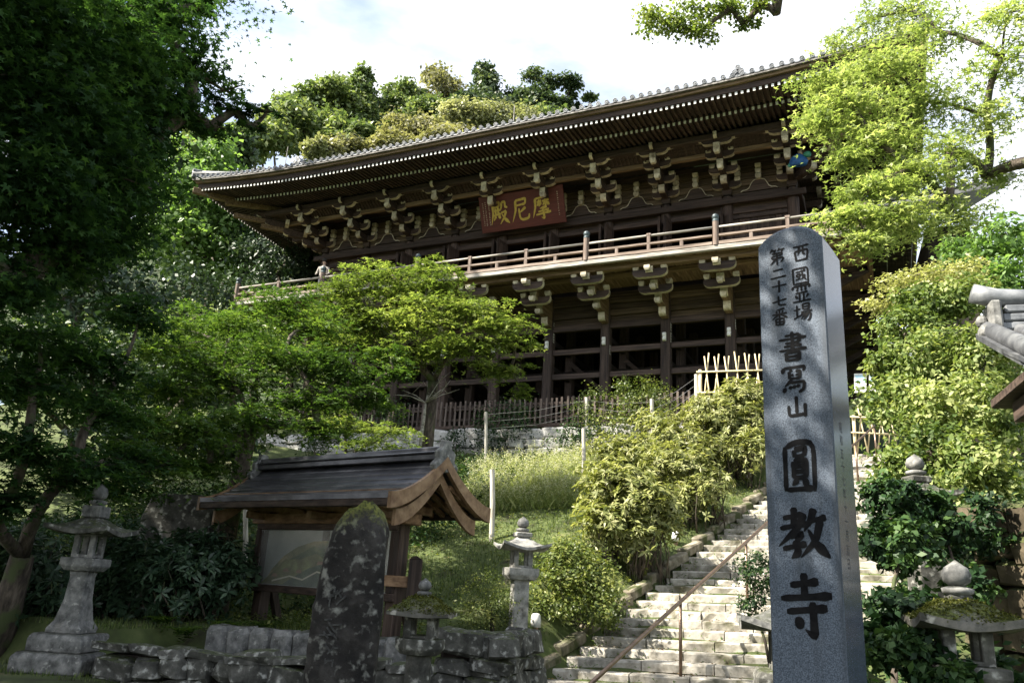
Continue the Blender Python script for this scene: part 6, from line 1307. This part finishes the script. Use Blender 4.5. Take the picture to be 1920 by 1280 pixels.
blades('terrace_grass', 'short dark grass around the map board and walls', 'grass', 16000, terr, .08, .006, L_grass)
n = 30000; Pb = bank(n); n = len(Pb); P = np.column_stack([Pb, ground_z(Pb[:, 0], Pb[:, 1]) + rng.uniform(.02, .16, n)])
tag(put('ground_leaves', leaf_mesh('ground_leaves', L_bush, P, rng.normal(size=(n, 3)) * .4 + np.array([0, 0, 1]), rng.uniform(.03, .08, n), 'oval', rng.random(n))), 'low leafy ground cover on the bank', 'ground cover', kind='stuff')
def rbank(n):
    y = rng.uniform(5.0, 22, n); x = STX(y) + 4.4 + rng.uniform(0, 6, n); return np.column_stack([x, y])
n = 26000; Pb = rbank(n); P = np.column_stack([Pb, ground_z(Pb[:, 0], Pb[:, 1]) + rng.uniform(.02, .4, n)])
tag(put('bank_undergrowth', leaf_mesh('bank_undergrowth', L_cam, P, rng.normal(size=(n, 3)) * .5 + np.array([0, 0, 1]), rng.uniform(.04, .1, n), 'oval', rng.random(n))), 'low dark undergrowth on the right bank', 'ground cover', kind='stuff')
L_moss = leafmat('moss_tuft', (.035, .042, .010), (.075, .085, .018), (.14, .14, .035), .2, .9, spec=.05)
for rf_, Mm, hw, h, th, up_ in MOSSY:                        # moss growing on the lantern caps
    n = 5200; a, b_ = rng.uniform(-1, 1, n), rng.uniform(-1, 1, n); pat = np.sin(a * 5 + hw * 40) * np.sin(b_ * 6 + 1) + .6 * rng.normal(size=n); k = pat > -.35; a, b_ = a[k], b_[k]; n = len(a)
    d = np.maximum(abs(a), abs(b_)); cr = (abs(a) * abs(b_)) ** 1.5; z = th + h * (1 - np.maximum(0, (d - .22) / .78) ** 1.5) + up_ * cr * d ** 3 + rng.uniform(-.004, .008, n)
    R3 = np.array(Mm); P = np.column_stack([a * hw * (1 + .05 * cr * d), b_ * hw * (1 + .05 * cr * d), z, np.ones(n)]) @ R3.T
    put('moss', leaf_mesh('moss', L_moss, P[:, :3], rng.normal(size=(n, 3)) * .7 + np.array([0, 0, 1]), rng.uniform(.012, .03, n), 'oval', rng.random(n)), rf_, Matrix())
# leaf litter and weeds on the steps
n = 2600; k_ = rng.integers(-6, 38, n); s_ = rng.uniform(0, SWD, n) ** 1.0; dep_ = rng.uniform(.03, .35, n); Y_ = 12 + .37 * k_
P = np.column_stack([STX(Y_) + s_ * math.cos(TA) - dep_ * math.sin(TA), Y_ + s_ * math.sin(TA) + dep_ * math.cos(TA), .3 + .15 * k_ + s_ * .026 + .008])
Pb = bank(2600); Pb = np.column_stack([Pb, ground_z(Pb[:, 0], Pb[:, 1]) + .03]); P = np.concatenate([P, Pb])
L_lit2 = leafmat('fallen_leaf', (.05, .03, .015), (.14, .085, .04), (.28, .19, .09), .1, .8, spec=.1)
tag(put('leaf_litter', leaf_mesh('leaf_litter', L_lit2, P, rng.normal(size=(len(P), 3)) * .25 + np.array([0, 0, 1]), rng.uniform(.03, .065, len(P)), 'oval', rng.random(len(P)))), 'fallen brown leaves scattered on steps and bank', 'leaf litter', kind='stuff')
n = 2200; k_ = rng.integers(-4, 38, n); cl = rng.uniform(0, SWD, 260)[rng.integers(0, 260, n)]; s_ = np.clip(np.where(rng.random(n) < .45, np.abs(rng.normal(size=n)) * .3, cl) + rng.normal(size=n) * .05, 0, SWD); Y_ = 12 + .37 * k_
P = np.column_stack([STX(Y_) + s_ * math.cos(TA), Y_ + s_ * math.sin(TA) + .33 + rng.normal(size=n) * .015, .3 + .15 * k_ + s_ * .026 + rng.uniform(.0, .07, n)])
tag(put('step_weeds', leaf_mesh('step_weeds', L_mid, P, rng.normal(size=(n, 3)) * .6 + np.array([0, -.5, .6]), rng.uniform(.03, .075, n), 'long', rng.random(n))), 'small weeds growing in the joints of the steps', 'weeds', kind='stuff')
def lbank(n):
    x = rng.uniform(-17, -8.6, n); y = rng.uniform(8.3, 21, n); k = (x < -9.4) | (y > 11.5); return np.column_stack([x[k], y[k]])
n = 34000; Pb = lbank(n); n = len(Pb); P = np.column_stack([Pb, ground_z(Pb[:, 0], Pb[:, 1]) + rng.uniform(.02, .55, n) ** 1.3])
tag(put('bank_undergrowth', leaf_mesh('bank_undergrowth', L_cam, P, rng.normal(size=(n, 3)) * .5 + np.array([0, 0, 1]), rng.uniform(.06, .14, n), 'oval', rng.random(n))), 'dark undergrowth under the left maples', 'ground cover', kind='stuff')
# ferns
FG = 'ferns on the walls'
for i, (px, py, D) in enumerate(((350, 1150, 11.6), (430, 1145, 11.8), (500, 1150, 12), (880, 1165, 11), (310, 1130, 12))):
    c = at(px, py, D); g = max(gz(c[0], c[1]), c[2] - .25); Pp, Nn, Tg, Tt = [], [], [], []
    for k in range(11):
        a = k * .571 + rng.uniform(-.1, .1); d = np.array([math.cos(a), math.sin(a), 0]); L_ = rng.uniform(.26, .38)
        for j in range(12):
            q = (j + .2) / 12; p = np.array([c[0], c[1], g]) + d * L_ * q + np.array([0, 0, L_ * (.9 * q - .75 * q * q)])
            for s_ in (-1, 1): Pp.append(p); Tg.append(np.array([-d[1], d[0], 0]) * s_ + d * .4); Nn.append(np.array([0, 0, 1.]) - d * .2); Tt.append(rng.random())
    for k in range(24): Pp.append(np.array([c[0], c[1], g]) + rng.normal(size=3) * .05); Tg.append(rng.normal(size=3)); Nn.append(np.array([0, 0, 1.])); Tt.append(rng.random())
    t = put('fern', leaf_mesh('fern', L_mid, np.array(Pp), np.array(Nn), np.concatenate([.1 * np.tile(np.repeat(np.linspace(1.1, .3, 12), 2), 11), np.full(24, .1)]), 'long', np.array(Tt), np.array(Tg))); tag(t, ['fern tuft on the wall top right of the tall lantern, nearer the board', 'fern tuft above the squared blocks', 'fern tuft under the map board', 'fern beside the twiggy azalea', 'fern tuft behind the wall-top ferns in deep shade'][i], 'fern', FG)
# ---- unseen trees added left of and behind the viewpoint to shade the foreground
for lab, x, y, h, r, n in (('tall unseen broadleaf tree added for shade beyond the left edge, highest up the slope', -27, 14, 29, 5.5, 6400), ('tall unseen broadleaf tree added for shade beyond the left edge, level with the map board', -20.5, 4.2, 14.5, 4.8, 6000), ('unseen broadleaf tree added for shade beyond the left edge, level with the stone lantern', -14.4, 2.2, 12.6, 4.6, 6000), ('unseen broadleaf tree added for shade just behind the viewpoint', -9.5, -3.5, 12.5, 4.0, 5000)):
    bl = []
    for k in range(10):
        a = rng.uniform(0, 6.28); q = rng.uniform(.3, 1); bl.append(((x + r * .65 * math.cos(a) * (1.1 - q * .5), y + r * .65 * math.sin(a) * (1.1 - q * .5), h * (.38 + .55 * q)), (r * .5, r * .5, r * .34), n // 10))
    plant('shade_tree', lab, 'tree', (x, y, gz(x, y)), bl, L_ever, .5, "oval", group="shade trees outside the view", trunk=.35, dens=1.5, clump=30, flat=.5, spread=.3, up=.6, outw=.4, rnd=.5, shell=.5)
